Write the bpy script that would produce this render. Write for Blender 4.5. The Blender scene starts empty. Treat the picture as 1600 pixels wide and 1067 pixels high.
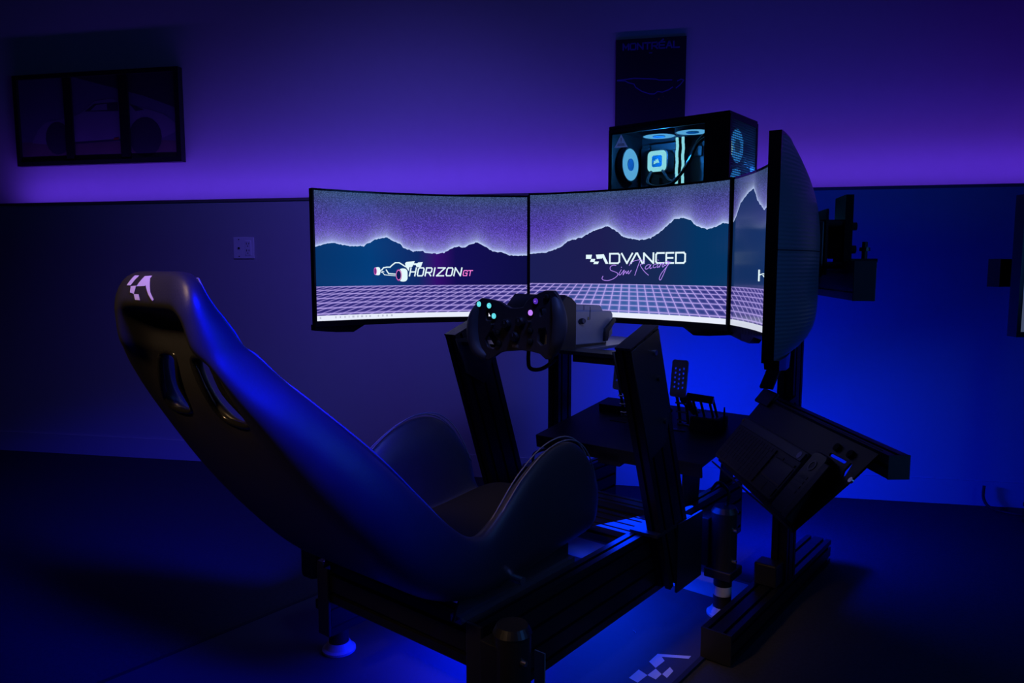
import bpy, bmesh, math, random
import numpy as np
from mathutils import Vector, Matrix
random.seed(4)
R = math.radians
sc = bpy.context.scene
COL = sc.collection

# ---------------------------------------------------------------- camera, light, exposure
RIG_O = (0.325, 2.227); RIG_A = -39.18           # rig frame: x right, y forward, seen from the driver
WALL_O = (-2.8248, 3.9580); WALL_A = -11.2024    # wall frame: x along the wall to the right, y into the wall
cam_data = bpy.data.cameras.new('camera'); cam = bpy.data.objects.new('camera', cam_data); COL.objects.link(cam)
cam_data.sensor_width = 36.0; cam_data.lens = 1143.8 / 1600 * 36.0
cam.location = (0, 0, 1.0); cam.rotation_euler = (R(90 - 5.799), 0, 0)
cam_data.clip_start = 0.02
sc.camera = cam
sc.view_settings.view_transform = 'Standard'; sc.view_settings.look = 'None'
sc.view_settings.exposure = 0.0; sc.view_settings.gamma = 1.0; sc.view_settings.use_curve_mapping = False
world = bpy.data.worlds.new('world'); sc.world = world; world.use_nodes = True
world.node_tree.nodes['Background'].inputs[0].default_value = (0.0012, 0.001, 0.008, 1)
world.node_tree.nodes['Background'].inputs[1].default_value = 1.0

def fr(o, ang):
    c, s = math.cos(R(ang)), math.sin(R(ang))
    return Matrix(((c, -s, 0, o[0]), (s, c, 0, o[1]), (0, 0, 1, 0), (0, 0, 0, 1)))
RIG = fr(RIG_O, RIG_A); WALL = fr(WALL_O, WALL_A)
def area(name, frame, loc, target, size, power, color, spread=180, size_y=None):
    d = bpy.data.lights.new(name, 'AREA'); d.energy = power; d.color = color; d.size = size
    d.shape = 'RECTANGLE' if size_y else 'SQUARE'
    if size_y: d.size_y = size_y
    d.spread = R(spread)
    o = bpy.data.objects.new(name, d); COL.objects.link(o)
    a = frame @ Vector(loc); b = frame @ Vector(target)
    o.location = a; o.rotation_euler = (b - a).to_track_quat('-Z', 'Y').to_euler()
    return o
BLUE = (0.0, 0.010, 1.0)
# blue LED bars of the rig: one behind the pedal deck washing the wall, others under the frame
area('blue_wall_wash', RIG, (.0, .44, .37), (.05, 1.3, .38), 0.50, 6.4, (0.0, 0.012, 1.0), 165, 0.05)
area('blue_under_front', RIG, (0.06, -0.10, 0.25), (0.16, -0.14, 0.0), 0.34, 5.6, (0.0, 0.03, 1.0), 170, 0.5)
area('blue_under_rear', RIG, (-0.08, -0.62, 0.20), (-0.12, -0.72, 0.0), 0.30, 5.2, (0.0, 0.006, 1.0), 178, 0.34)
area('neighbour_screens', fr((0, 0), 0), (2.25, 0.25, 1.15), (0.2, 1.7, 0.85), 0.6, 2.8, (0.05, 0.26, 1.0), 110)
area('wheel_fill', fr((0, 0), 0), (0.35, 0.75, 2.6), (0.05, 1.75, 0.85), 0.4, 0.8, (0.13, 0.22, 1.0), 34)  # unseen fill added to lift the wheel, not a ceiling lamp
area('blue_floor_wash', RIG, (.08, .47, .33), (.42, .80, 0), 0.25, 5.5, (0.0, 0.010, 1.0), 120, 0.05)
# blue glow on the seat from the right, added violet fill above the rig
area('blue_seat_glow', RIG, (1.25, -1.55, 1.62), (0.12, -1.22, 0.84), 0.2, 5.0, (0.0, 0.004, 1.0), 34)  # unseen source out of view, aimed at the seat's right side
area('violet_wall_fill', fr((0, 0), 0), (-0.4, 1.7, 2.55), (-0.75, 3.7, 0.55), 0.6, 4.0, (0.125, 0.095, 1.0), 75)  # added fill for the lower wall, no violet lamp hangs there
area('warm_room', fr((0, 0), 0), (-1.6, 0.1, 2.3), (-0.5, 1.2, 0.95), 0.3, 0.40, (1.0, 0.62, 0.3), 18)

# ---------------------------------------------------------------- materials
MATS = {}
def mat(name, col, rough=0.6, metal=0.0, spec=0.5, coat=0.0, bump=0.0, bscale=80.0, vary=0.12, sheen=0.0, emit=None, estr=0.0, alpha=1.0):
    if name in MATS: return MATS[name]
    m = bpy.data.materials.new(name); m.use_nodes = True; nt = m.node_tree; n = nt.nodes; l = nt.links
    p = n['Principled BSDF']
    p.inputs['Roughness'].default_value = rough; p.inputs['Metallic'].default_value = metal
    p.inputs['Specular IOR Level'].default_value = spec; p.inputs['Coat Weight'].default_value = coat
    p.inputs['Sheen Weight'].default_value = sheen
    tc = n.new('ShaderNodeTexCoord'); nz = n.new('ShaderNodeTexNoise'); nz.inputs['Scale'].default_value = bscale * 0.12
    nz.inputs['Detail'].default_value = 4
    l.new(tc.outputs['Object'], nz.inputs['Vector'])
    mr = n.new('ShaderNodeMapRange'); mr.inputs['To Min'].default_value = 1 - vary; mr.inputs['To Max'].default_value = 1 + vary
    l.new(nz.outputs['Fac'], mr.inputs['Value'])
    vm = n.new('ShaderNodeVectorMath'); vm.operation = 'SCALE'; vm.inputs[0].default_value = col[:3]
    l.new(mr.outputs['Result'], vm.inputs['Scale']); l.new(vm.outputs['Vector'], p.inputs['Base Color'])
    if bump > 0:
        n2 = n.new('ShaderNodeTexNoise'); n2.inputs['Scale'].default_value = bscale; n2.inputs['Detail'].default_value = 3
        b = n.new('ShaderNodeBump'); b.inputs['Strength'].default_value = bump; b.inputs['Distance'].default_value = 0.002
        l.new(tc.outputs['Object'], n2.inputs['Vector']); l.new(n2.outputs['Fac'], b.inputs['Height']); l.new(b.outputs['Normal'], p.inputs['Normal'])
    if emit:
        p.inputs['Emission Color'].default_value = (*emit, 1); p.inputs['Emission Strength'].default_value = estr
    if alpha < 1: p.inputs['Alpha'].default_value = alpha
    MATS[name] = m
    return m
def emis(name, col, s):
    if name in MATS: return MATS[name]
    m = bpy.data.materials.new(name); m.use_nodes = True; nt = m.node_tree; nt.nodes.clear()
    e = nt.nodes.new('ShaderNodeEmission'); o = nt.nodes.new('ShaderNodeOutputMaterial')
    e.inputs[0].default_value = (*col, 1); e.inputs[1].default_value = s
    nt.links.new(e.outputs[0], o.inputs[0]); MATS[name] = m
    return m
M_WALLU = mat('painted_plaster', (0.62, 0.60, 0.64), 0.75, bump=0.15, bscale=160, vary=0.03)
M_WALLL = mat('painted_lower_wall', (0.54, 0.52, 0.54), 0.6, bump=0.1, bscale=120, vary=0.03)
M_DARKW = mat('dark_painted_wall', (0.06, 0.06, 0.07), 0.8, vary=0.05)
M_FLOOR = mat('dark_carpet', (0.052, 0.050, 0.058), 0.9, bump=0.9, bscale=900, vary=0.35, spec=0.2)
M_MAT = mat('floor_mat_fabric', (0.05, 0.05, 0.06), 0.55, bump=0.15, bscale=700, vary=0.08, spec=0.3)
M_PRINT = mat('white_print', (0.75, 0.75, 0.8), 0.6, vary=0.03)
M_BAND = mat('mat_grey_band', (0.36, 0.36, 0.40), 0.6, vary=0.03)
M_ALU = mat('black_anodised_aluminium', (0.018, 0.018, 0.021), 0.38, 0.6, vary=0.1)
M_PLATE = mat('black_powder_coated_steel', (0.017, 0.017, 0.02), 0.45, 0.3, bump=0.2, bscale=600)
M_TOPPL = mat('satin_black_plate', (0.03, 0.03, 0.034), 0.22, 0.5)
M_LEATH = mat('black_leather', (0.022, 0.022, 0.026), 0.42, spec=0.5, bump=0.15, bscale=260, vary=0.2)
M_INS = mat('black_suede_insert', (0.010, 0.010, 0.011), 0.95, spec=0.1, bump=0.4, bscale=500)
M_SHELL = mat('dark_shell', (0.014, 0.014, 0.016), 0.5, bump=0.2, bscale=200)
M_STITCH = mat('grey_stitching', (0.12, 0.12, 0.15), 0.6)
M_WHITE = mat('white_embroidery', (0.62, 0.55, 0.72), 0.7, vary=0.05)
M_PLAS = mat('black_plastic', (0.016, 0.016, 0.019), 0.4, bump=0.1, bscale=400)
M_GLOSS = mat('gloss_black_plastic', (0.012, 0.012, 0.014), 0.15)
M_RUB = mat('black_rubber_grip', (0.05, 0.055, 0.075), 0.5, bump=0.3, bscale=500)
M_SILV = mat('silver_grey_housing', (0.42, 0.43, 0.48), 0.4, 0.3, vary=0.04)
M_STEEL = mat('polished_steel', (0.62, 0.62, 0.66), 0.22, 0.95, vary=0.04)
M_FOOT = mat('pale_plastic_foot', (0.55, 0.55, 0.6), 0.3, vary=0.04)
M_PEDAL = mat('brushed_pedal_metal', (0.50, 0.40, 0.42), 0.4, 0.4, vary=0.06)
M_OUTLET = mat('ivory_plastic', (0.95, 0.92, 0.92), 0.45, vary=0.02)
M_HOLE = mat('dark_slot', (0.01, 0.01, 0.012), 0.8)
M_KB = mat('grey_black_keyboard', (0.060, 0.060, 0.070), 0.5)
M_KEY = mat('dark_keycaps', (0.030, 0.028, 0.035), 0.5)
M_YEL = mat('yellow_mark', (0.5, 0.36, 0.03), 0.5)
M_POSTER = mat('dark_poster_print', (0.016, 0.014, 0.03), 0.5, vary=0.3, bscale=30)
M_PLINE = mat('violet_poster_print', (0.10, 0.08, 0.42), 0.6)
M_ORG = mat('orange_dot_print', (0.6, 0.3, 0.02), 0.6)
M_PHOTO = mat('dusky_photo_print', (0.11, 0.10, 0.15), 0.35, vary=0.1)
M_CAR = mat('lighter_photo_print', (0.17, 0.15, 0.2), 0.35, vary=0.1)
M_CARD = mat('dark_photo_print', (0.04, 0.035, 0.05), 0.35, vary=0.1)
M_GROUND = mat('brown_photo_print', (0.13, 0.09, 0.09), 0.4, vary=0.3, bscale=60)
M_RED = mat('red_photo_print', (0.25, 0.02, 0.03), 0.4)
M_FRAME = mat('black_picture_frame', (0.010, 0.010, 0.012), 0.35)
M_CASEIN = mat('dark_case_interior', (0.045, 0.05, 0.06), 0.5)
M_BOARD = mat('dark_circuit_board', (0.05, 0.055, 0.065), 0.45, bump=0.5, bscale=90)
M_FANB = mat('frosted_fan_blades', (0.25, 0.3, 0.35), 0.5, emit=(0.12, 0.62, 1.0), estr=0.35)
E_CYAN = emis('cyan_led', (0.42, 0.97, 1.0), 0.95)
E_FAN = emis('fan_led_glow', (0.09, 0.50, 0.85), 0.75)
E_FANC = emis('fan_led_bright', (0.15, 0.52, 0.86), 1.0)
E_BTNC = emis('cyan_button_led', (0.12, 0.75, 0.85), 1.0)
E_BTNM = emis('magenta_button_led', (0.55, 0.22, 1.0), 1.0)
E_BTNV = emis('violet_button_led', (0.10, 0.03, 0.55), 0.8)
E_STRIP = emis('violet_led_strip', (0.15, 0.042, 1.0), 31.0)
E_BLUES = emis('blue_led_strip', (0.0, 0.08, 1.0), 6.0)

# ---------------------------------------------------------------- builders
def basis(o): return Vector(o.get('_b', (0, 0, 0)))
ROOTS = {}
def thing(name, label, cat, frame, base=(0, 0, 0), group=None):
    o = bpy.data.objects.new(name, None); COL.objects.link(o); o.empty_display_size = 0.05
    o.matrix_world = frame @ Matrix.Translation(base)
    o['label'] = label; o['category'] = cat
    if group: o['group'] = group
    ROOTS[o.name] = Vector(base)
    return o
def base_of(o):
    while o.parent: o = o.parent
    return ROOTS.get(o.name, Vector((0, 0, 0)))
def obj(name, bm, m, parent=None, frame=None, smooth=False, label=None, base=None, sub=0, kind=None, bevel=0):
    """bm in frame coordinates; with a parent the vertices are shifted to the root's base"""
    b = base_of(parent) if parent else Vector(base or (0, 0, 0))
    for v in bm.verts: v.co -= b
    bmesh.ops.recalc_face_normals(bm, faces=bm.faces)
    me = bpy.data.meshes.new(name); bm.to_mesh(me); bm.free()
    for mm in (m if isinstance(m, (list, tuple)) else [m]): me.materials.append(mm)
    if smooth:
        for p in me.polygons: p.use_smooth = True
    o = bpy.data.objects.new(name, me); COL.objects.link(o)
    if parent: o.parent = parent
    else: o.matrix_world = (frame or Matrix.Identity(4)) @ Matrix.Translation(b); ROOTS[o.name] = b
    if bevel:
        md = o.modifiers.new('bevel', 'BEVEL'); md.width = bevel; md.segments = 2; md.limit_method = 'ANGLE'
    if sub:
        md = o.modifiers.new('sub', 'SUBSURF'); md.levels = sub; md.render_levels = sub
    if label: o['label'] = label
    if kind: o['kind'] = kind
    return o
def tag(o, label, cat, group=None):
    o['label'] = label; o['category'] = cat
    if group: o['group'] = group
    return o
def box(bm, a, b, m=None):
    vs = []
    for z in (a[2], b[2]):
        for x, y in ((a[0], a[1]), (b[0], a[1]), (b[0], b[1]), (a[0], b[1])):
            p = Vector((x, y, z)); vs.append(bm.verts.new(m @ p if m else p))
    for f in ((0, 1, 2, 3), (4, 5, 6, 7), (0, 1, 5, 4), (1, 2, 6, 5), (2, 3, 7, 6), (3, 0, 4, 7)): bm.faces.new([vs[i] for i in f])
    return bm
def B(*boxes):
    bm = bmesh.new()
    for a, b in boxes: box(bm, a, b)
    return bm
def axis_mat(p, d, up=(0, 0, 1)):
    z = Vector(d).normalized(); u = Vector(up)
    if abs(z.dot(u)) > 0.98: u = Vector((0, 1, 0))
    x = u.cross(z).normalized(); y = z.cross(x)
    return Matrix(((x.x, y.x, z.x, p[0]), (x.y, y.y, z.y, p[1]), (x.z, y.z, z.z, p[2]), (0, 0, 0, 1)))
def beam(bm, p, q, w, h, up=(0, 0, 1), slot=0.008, nw=1, nh=2):
    """slotted aluminium profile from p to q; w across, h along 'up'"""
    d = Vector(q) - Vector(p); L = d.length; m = axis_mat(p, d, up)
    # profile outline with a slot on every 40 mm face
    def side(n, length):
        pts = []; s = length / n; t = slot
        for i in range(n):
            c = (i + .5) * s
            pts += [(i * s, 0), (c - .0045, 0), (c - .0045, t), (c + .0045, t), (c + .0045, 0)]
        return pts
    o = []
    o += [(-w / 2 + a, -h / 2 + b) for a, b in side(nw, w)]
    o += [(w / 2 - b, -h / 2 + a) for a, b in side(nh, h)]
    o += [(w / 2 - a, h / 2 - b) for a, b in side(nw, w)]
    o += [(-w / 2 + b, h / 2 - a) for a, b in side(nh, h)]
    A = [bm.verts.new(m @ Vector((x, y, 0))) for x, y in o]; Bv = [bm.verts.new(m @ Vector((x, y, L))) for x, y in o]
    n = len(o)
    for i in range(n): bm.faces.new((A[i], A[(i + 1) % n], Bv[(i + 1) % n], Bv[i]))
    bm.faces.new(A[::-1]); bm.faces.new(Bv)
    return bm
def cyl(bm, p, q, r, r2=None, n=24, caps=True):
    r2 = r if r2 is None else r2
    d = Vector(q) - Vector(p); m = axis_mat(p, d); L = d.length
    a = [bm.verts.new(m @ Vector((r * math.cos(2 * math.pi * i / n), r * math.sin(2 * math.pi * i / n), 0))) for i in range(n)]
    b = [bm.verts.new(m @ Vector((r2 * math.cos(2 * math.pi * i / n), r2 * math.sin(2 * math.pi * i / n), L))) for i in range(n)]
    for i in range(n): bm.faces.new((a[i], a[(i + 1) % n], b[(i + 1) % n], b[i]))
    if caps: bm.faces.new(a[::-1]); bm.faces.new(b)
    return bm
def lathe(bm, p, d, prof, n=32):
    m = axis_mat(p, d); rings = []
    for r, z in prof:
        rings.append([bm.verts.new(m @ Vector((r * math.cos(2 * math.pi * i / n), r * math.sin(2 * math.pi * i / n), z))) for i in range(n)])
    for a, b in zip(rings, rings[1:]):
        for i in range(n): bm.faces.new((a[i], a[(i + 1) % n], b[(i + 1) % n], b[i]))
    if prof[0][0] > 1e-5: bm.faces.new(rings[0][::-1])
    if prof[-1][0] > 1e-5: bm.faces.new(rings[-1])
    return bm
def smooth_pts(pts, n=6, closed=False):
    P = [Vector(p) for p in pts]; out = []; N = len(P)
    rng = range(N if closed else N - 1)
    for i in rng:
        if closed: p0, p1, p2, p3 = P[i - 1], P[i], P[(i + 1) % N], P[(i + 2) % N]
        else: p0, p1, p2, p3 = P[max(i - 1, 0)], P[i], P[i + 1], P[min(i + 2, N - 1)]
        for k in range(n):
            t = k / n
            out.append(0.5 * ((2 * p1) + (-p0 + p2) * t + (2 * p0 - 5 * p1 + 4 * p2 - p3) * t * t + (-p0 + 3 * p1 - 3 * p2 + p3) * t ** 3))
    if not closed: out.append(P[-1])
    return out
def tube(bm, pts, r, n=10, sm=5, rs=None):
    P = smooth_pts(pts, sm) if sm else [Vector(p) for p in pts]
    rings = []; up = Vector((0, 0, 1)); N = len(P)
    for i, p in enumerate(P):
        d = (P[min(i + 1, N - 1)] - P[max(i - 1, 0)]).normalized()
        x = up.cross(d)
        if x.length < 0.1: x = Vector((1, 0, 0)).cross(d)
        x.normalize(); y = d.cross(x); up = y
        rr = r if rs is None else (rs[0] + (rs[1] - rs[0]) * abs(2 * i / (N - 1) - 1) ** 2)
        rings.append([bm.verts.new(p + rr * (math.cos(2 * math.pi * k / n) * x + math.sin(2 * math.pi * k / n) * y)) for k in range(n)])
    for a, b in zip(rings, rings[1:]):
        for k in range(n): bm.faces.new((a[k], a[(k + 1) % n], b[(k + 1) % n], b[k]))
    bm.faces.new(rings[0][::-1]); bm.faces.new(rings[-1])
    return bm
def plate2d(loops, depth, m, bevel=0.0, res=2):
    """filled 2D outline with holes, extruded; returns a bmesh placed by matrix m (local z = thickness)"""
    cu = bpy.data.curves.new('t', 'CURVE'); cu.dimensions = '2D'; cu.fill_mode = 'BOTH'; cu.extrude = depth / 2 - bevel; cu.bevel_depth = bevel; cu.bevel_resolution = 1
    for lp in loops:
        s = cu.splines.new('POLY'); s.points.add(len(lp) - 1); s.use_cyclic_u = True
        for i, p in enumerate(lp): s.points[i].co = (p[0], p[1], 0, 1)
    o = bpy.data.objects.new('t', cu); COL.objects.link(o)
    dg = bpy.context.evaluated_depsgraph_get(); me = bpy.data.meshes.new_from_object(o.evaluated_get(dg))
    bm = bmesh.new(); bm.from_mesh(me); bpy.data.objects.remove(o); bpy.data.curves.remove(cu); bpy.data.meshes.remove(me)
    bmesh.ops.remove_doubles(bm, verts=bm.verts, dist=1e-6)
    for v in bm.verts: v.co = m @ v.co
    return bm
XZ = lambda y: Matrix(((1, 0, 0, 0), (0, 0, 1, y), (0, 1, 0, 0), (0, 0, 0, 1)))   # 2D (x, z) plate on plane y
def rrect(x0, y0, x1, y1, r, n=4):
    p = []
    for cx, cy, a0 in ((x1 - r, y1 - r, 0), (x0 + r, y1 - r, 90), (x0 + r, y0 + r, 180), (x1 - r, y0 + r, 270)):
        for i in range(n + 1): a = R(a0 + 90 * i / n); p.append((cx + r * math.cos(a), cy + r * math.sin(a)))
    return p
def flat(bm, polys, f):
    """polygons of 2D points mapped by f(x, y) -> Vector"""
    for poly in polys:
        vs = [bm.verts.new(f(x, y)) for x, y in poly]
        if len(vs) > 2:
            fc = bm.faces.new(vs)
            if len(vs) > 4: bmesh.ops.triangulate(bm, faces=[fc])
    return bm
def strokes(lines, w):
    """thick polylines -> list of quads in 2D"""
    out = []
    for ln in lines:
        for (x0, y0), (x1, y1) in zip(ln, ln[1:]):
            dx, dy = x1 - x0, y1 - y0; L = math.hypot(dx, dy) or 1; dx /= L; dy /= L; e = w * .42
            a = (x0 - dx * e, y0 - dy * e); b = (x1 + dx * e, y1 + dy * e); nx, ny = -dy * w / 2, dx * w / 2
            out.append([(a[0] + nx, a[1] + ny), (a[0] - nx, a[1] - ny), (b[0] - nx, b[1] - ny), (b[0] + nx, b[1] + ny)])
    return out
def ell(cx, cy, rx, ry, n=20): return [(cx + rx * math.cos(2 * math.pi * i / n), cy + ry * math.sin(2 * math.pi * i / n)) for i in range(n)]
def ring2d(cx, cy, rx, ry, k, n=20):
    o = ell(cx, cy, rx, ry, n); i_ = ell(cx, cy, rx * k, ry * k, n)
    return [[o[j], o[(j + 1) % n], i_[(j + 1) % n], i_[j]] for j in range(n)]
# block letters, y up, unit box
LET = {'H': [[(0, 0), (0, 1)], [(1, 0), (1, 1)], [(0, .5), (1, .5)]],
 'O': [[(.15, 0), (.85, 0), (1, .15), (1, .85), (.85, 1), (.15, 1), (0, .85), (0, .15), (.15, 0)]],
 'R': [[(0, 0), (0, 1), (.85, 1), (1, .88), (1, .55), (.85, .42), (0, .42)], [(.5, .42), (1, 0)]],
 'I': [[(.5, 0), (.5, 1)]], 'Z': [[(0, 1), (1, 1), (0, 0), (1, 0)]], 'N': [[(0, 0), (0, 1), (1, 0), (1, 1)]],
 'G': [[(1, .8), (.9, 1), (.15, 1), (0, .85), (0, .15), (.15, 0), (1, 0), (1, .5), (.55, .5)]], 'T': [[(0, 1), (1, 1)], [(.5, 0), (.5, 1)]],
 'D': [[(0, 0), (0, 1), (.85, 1), (1, .85), (1, .15), (.85, 0), (0, 0)]], 'V': [[(0, 1), (.5, 0), (1, 1)]],
 'A': [[(0, 0), (.45, 1), (.55, 1), (1, 0)]], 'Abar': [[(0, 0), (.45, 1), (.55, 1), (1, 0)], [(.2, .35), (.8, .35)]],
 'C': [[(1, 1), (.15, 1), (0, .85), (0, .15), (.15, 0), (1, 0)]], 'E': [[(1, 1), (0, 1), (0, 0), (1, 0)], [(0, .5), (.9, .5)]],
 'M': [[(0, 0), (0, 1), (.5, .3), (1, 1), (1, 0)]], 'L': [[(0, 1), (0, 0), (1, 0)]]}
def letter(ch, x0, x1, yb, yt, slant=0.0):
    return [[(x0 + (x1 - x0) * a + slant * b, yb + (yt - yb) * b) for a, b in ln] for ln in LET[ch]]
# traced outlines, rig coordinates in metres
WHEEL_OUTLINE = [(-0.133, 0.908), (-0.114, 0.918), (-0.076, 0.914), (-0.053, 0.91), (-0.034, 0.901), (-0.018, 0.895), (0.007, 0.896), (0.025, 0.899), (0.034, 0.913), (0.049, 0.925), (0.073, 0.935), (0.093, 0.942), (0.116, 0.942), (0.126, 0.932), (0.132, 0.92), (0.137, 0.881), (0.137, 0.835), (0.126, 0.8), (0.109, 0.778), (0.094, 0.777), (0.077, 0.789), (0.05, 0.793), (0.019, 0.794), (-0.031, 0.788), (-0.053, 0.783), (-0.076, 0.769), (-0.093, 0.76), (-0.123, 0.766), (-0.14, 0.793), (-0.145, 0.831), (-0.143, 0.869), (-0.137, 0.895)]
WHEEL_HOLES = [[(-0.101, 0.884), (-0.095, 0.889), (-0.081, 0.887), (-0.076, 0.865), (-0.081, 0.86), (-0.097, 0.859), (-0.102, 0.864)], [(-0.092, 0.831), (-0.076, 0.837), (-0.07, 0.828), (-0.055, 0.814), (-0.058, 0.799), (-0.076, 0.787), (-0.094, 0.791), (-0.107, 0.811)], [(0.073, 0.899), (0.088, 0.903), (0.097, 0.9), (0.098, 0.889), (0.078, 0.877), (0.073, 0.881)], [(0.07, 0.851), (0.094, 0.855), (0.099, 0.838), (0.098, 0.812), (0.08, 0.806), (0.066, 0.817)]]
GRIP_L = [(-0.129, 0.898), (-0.141, 0.87), (-0.145, 0.836), (-0.14, 0.803), (-0.126, 0.779), (-0.104, 0.766)]
GRIP_R = [(0.117, 0.925), (0.13, 0.9), (0.135, 0.872), (0.133, 0.844), (0.126, 0.818), (0.11, 0.789)]
BTN = [(-0.12, 0.904), (-0.085, 0.901), (-0.069, 0.875), (0.066, 0.917), (0.05, 0.888), (0.099, 0.929), (-0.058, 0.833), (-0.053, 0.806), (0.048, 0.844), (0.048, 0.817), (-0.074, 0.853), (0.047, 0.866), (-0.026, 0.857), (0.019, 0.864), (0.001, 0.827), (-0.001, 0.802)]
FLOOR_LOGO = [[(0.31, -0.345), (0.309, -0.298), (0.324, -0.304), (0.339, -0.317), (0.337, -0.361)], [(0.309, -0.298), (0.381, -0.253), (0.382, -0.269), (0.324, -0.304)], [(0.308, -0.442), (0.308, -0.394), (0.337, -0.403), (0.335, -0.447)], [(0.337, -0.403), (0.339, -0.364), (0.362, -0.377), (0.362, -0.407)], [(0.363, -0.376), (0.363, -0.335), (0.378, -0.346), (0.38, -0.384)]]
HEAD_LOGO = [[(-0.055, 0.987), (-0.039, 0.987), (-0.054, 0.971), (-0.068, 0.971)], [(-0.019, 0.986), (0.005, 0.987), (-0.004, 0.971), (-0.033, 0.97)], [(-0.052, 0.97), (-0.034, 0.971), (-0.035, 0.958), (-0.05, 0.96)], [(-0.035, 0.958), (-0.018, 0.958), (-0.012, 0.949), (-0.029, 0.949)], [(-0.002, 0.986), (0.004, 0.982), (0.019, 0.962), (0.034, 0.951), (0.029, 0.949), (0.014, 0.958), (-0.004, 0.973)]]
COIL = [(-0.036, -0.4, 0.779), (-0.037, -0.4, 0.754), (-0.033, -0.4, 0.734), (-0.014, -0.4, 0.729), (0.011, -0.4, 0.735), (0.039, -0.4, 0.752), (0.052, -0.4, 0.765)]

# ---------------------------------------------------------------- room
def structure(name, bm, m, frame=WALL, parent=None):
    o = obj(name, bm, m, parent, frame); o['kind'] = 'structure'; return o
S0, S1, Y0, HC = -2.2, 8.6, -6.6, 2.75
structure('floor', B(((S0, Y0, -.05), (S1, 0, 0))), M_FLOOR)
DL = .22   # depth of the ledge
structure('wall_back', B(((S0, DL, 0), (S1, .32, HC))), M_WALLU)
structure('wall_back_lower', B(((S0, 0, 0), (S1, .22, 1.322))), M_WALLL)
structure('trim_1', B(((S0, -.006, 1.322), (S1, .22, 1.335))), mat('dull_wood_trim', (0.20, 0.15, 0.16), 0.55))
structure('baseboard_back', B(((S0, -.008, 0), (S1, 0, .105))), M_WALLL)
structure('wall_left', B(((S0 - .1, Y0, 0), (S0, .32, HC))), M_DARKW)
structure('wall_right', B(((S1, Y0, 0), (S1 + .1, .32, HC))), M_DARKW)
structure('wall_front', B(((S0, Y0 - .1, 0), (S1, Y0, HC))), M_DARKW)
structure('ceiling', B(((S0, Y0, HC), (S1, .32, HC + .1))), M_DARKW)
strip = obj('led_strip', B(((.05, .060, 1.3352), (8.2, .074, 1.3385))), E_STRIP, frame=WALL)
tag(strip, 'violet LED strip lying on the ledge of the half wall', 'light strip')

# outlet plate
t = thing('wall_outlet', 'ivory double outlet plate on the lower wall left of the monitors', 'outlet', WALL, (1.524, 0, 1.094))
obj('cover_plate', B(((1.469, -.006, 1.042), (1.581, 0, 1.147))), M_OUTLET, t, bevel=.002)
obj('socket', B(((1.534, -.009, 1.058), (1.566, -.005, 1.131))), M_OUTLET, t, bevel=.002)
bm = bmesh.new()
for zz in (1.078, 1.112):
    for xx, h in ((1.543, .010), (1.556, .008)): box(bm, (xx - .0016, -.0096, zz - h / 2 + .004), (xx + .0016, -.0088, zz + h / 2 + .004))
    cyl(bm, (1.5495, -.0088, zz - .009), (1.5495, -.0096, zz - .009), .0028, n=10)
obj('socket_slots', bm, M_HOLE, t)
bm = bmesh.new(); cyl(bm, (1.500, -.0062, 1.094), (1.500, -.010, 1.094), .005, n=14)
obj('coaxial_jack', bm, M_HOLE, t)
for zz in (1.053, 1.136):
    bm = bmesh.new(); cyl(bm, (1.500, -.0055, zz), (1.500, -.0075, zz), .003, n=10); obj('screw', bm, M_HOLE, t)

# triptych frame on the left (drawn at 1:1, enlarged about its own corner)
PIC = WALL @ Matrix.Translation((.054, .22, 1.554)) @ Matrix.Scale(1.038, 4) @ Matrix.Translation((-.182, -.09, -1.534))
FX0, FX1, FZ0, FZ1 = .182, 1.161, 1.534, 2.002
t = thing('triptych_picture', 'wide black framed three-panel racing car photo high on the left wall', 'picture', PIC, (.67, .09, FZ0))
obj('backing', B(((FX0 + .005, .072, FZ0 + .005), (FX1 - .005, .088, FZ1 - .005))), M_FRAME, t)
bm = bmesh.new()
for a, b in (((FX0, .055, FZ0), (FX1, .09, FZ0 + .022)), ((FX0, .055, FZ1 - .022), (FX1, .09, FZ1)), ((FX0, .055, FZ0 + .022), (FX0 + .024, .09, FZ1 - .022)), ((FX1 - .026, .055, FZ0 + .022), (FX1, .09, FZ1 - .022)), ((.484, .06, FZ0 + .022), (.530, .085, FZ1 - .022)), ((.811, .06, FZ0 + .022), (.864, .085, FZ1 - .022))): box(bm, a, b)
obj('frame', bm, M_FRAME, t)
PX = [(FX0 + .024, .484), (.530, .811), (.864, FX1 - .026)]
def clipx(poly, a, b):
    for lim, sg in ((a, 1), (b, -1)):
        out = []
        for i in range(len(poly)):
            p, q = poly[i], poly[(i + 1) % len(poly)]
            ip, iq = (p[0] - lim) * sg >= 0, (q[0] - lim) * sg >= 0
            if ip: out.append(p)
            if ip != iq:
                k = (lim - p[0]) / (q[0] - p[0]); out.append((lim, p[1] + k * (q[1] - p[1])))
        poly = out
        if not poly: break
    return poly
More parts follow.
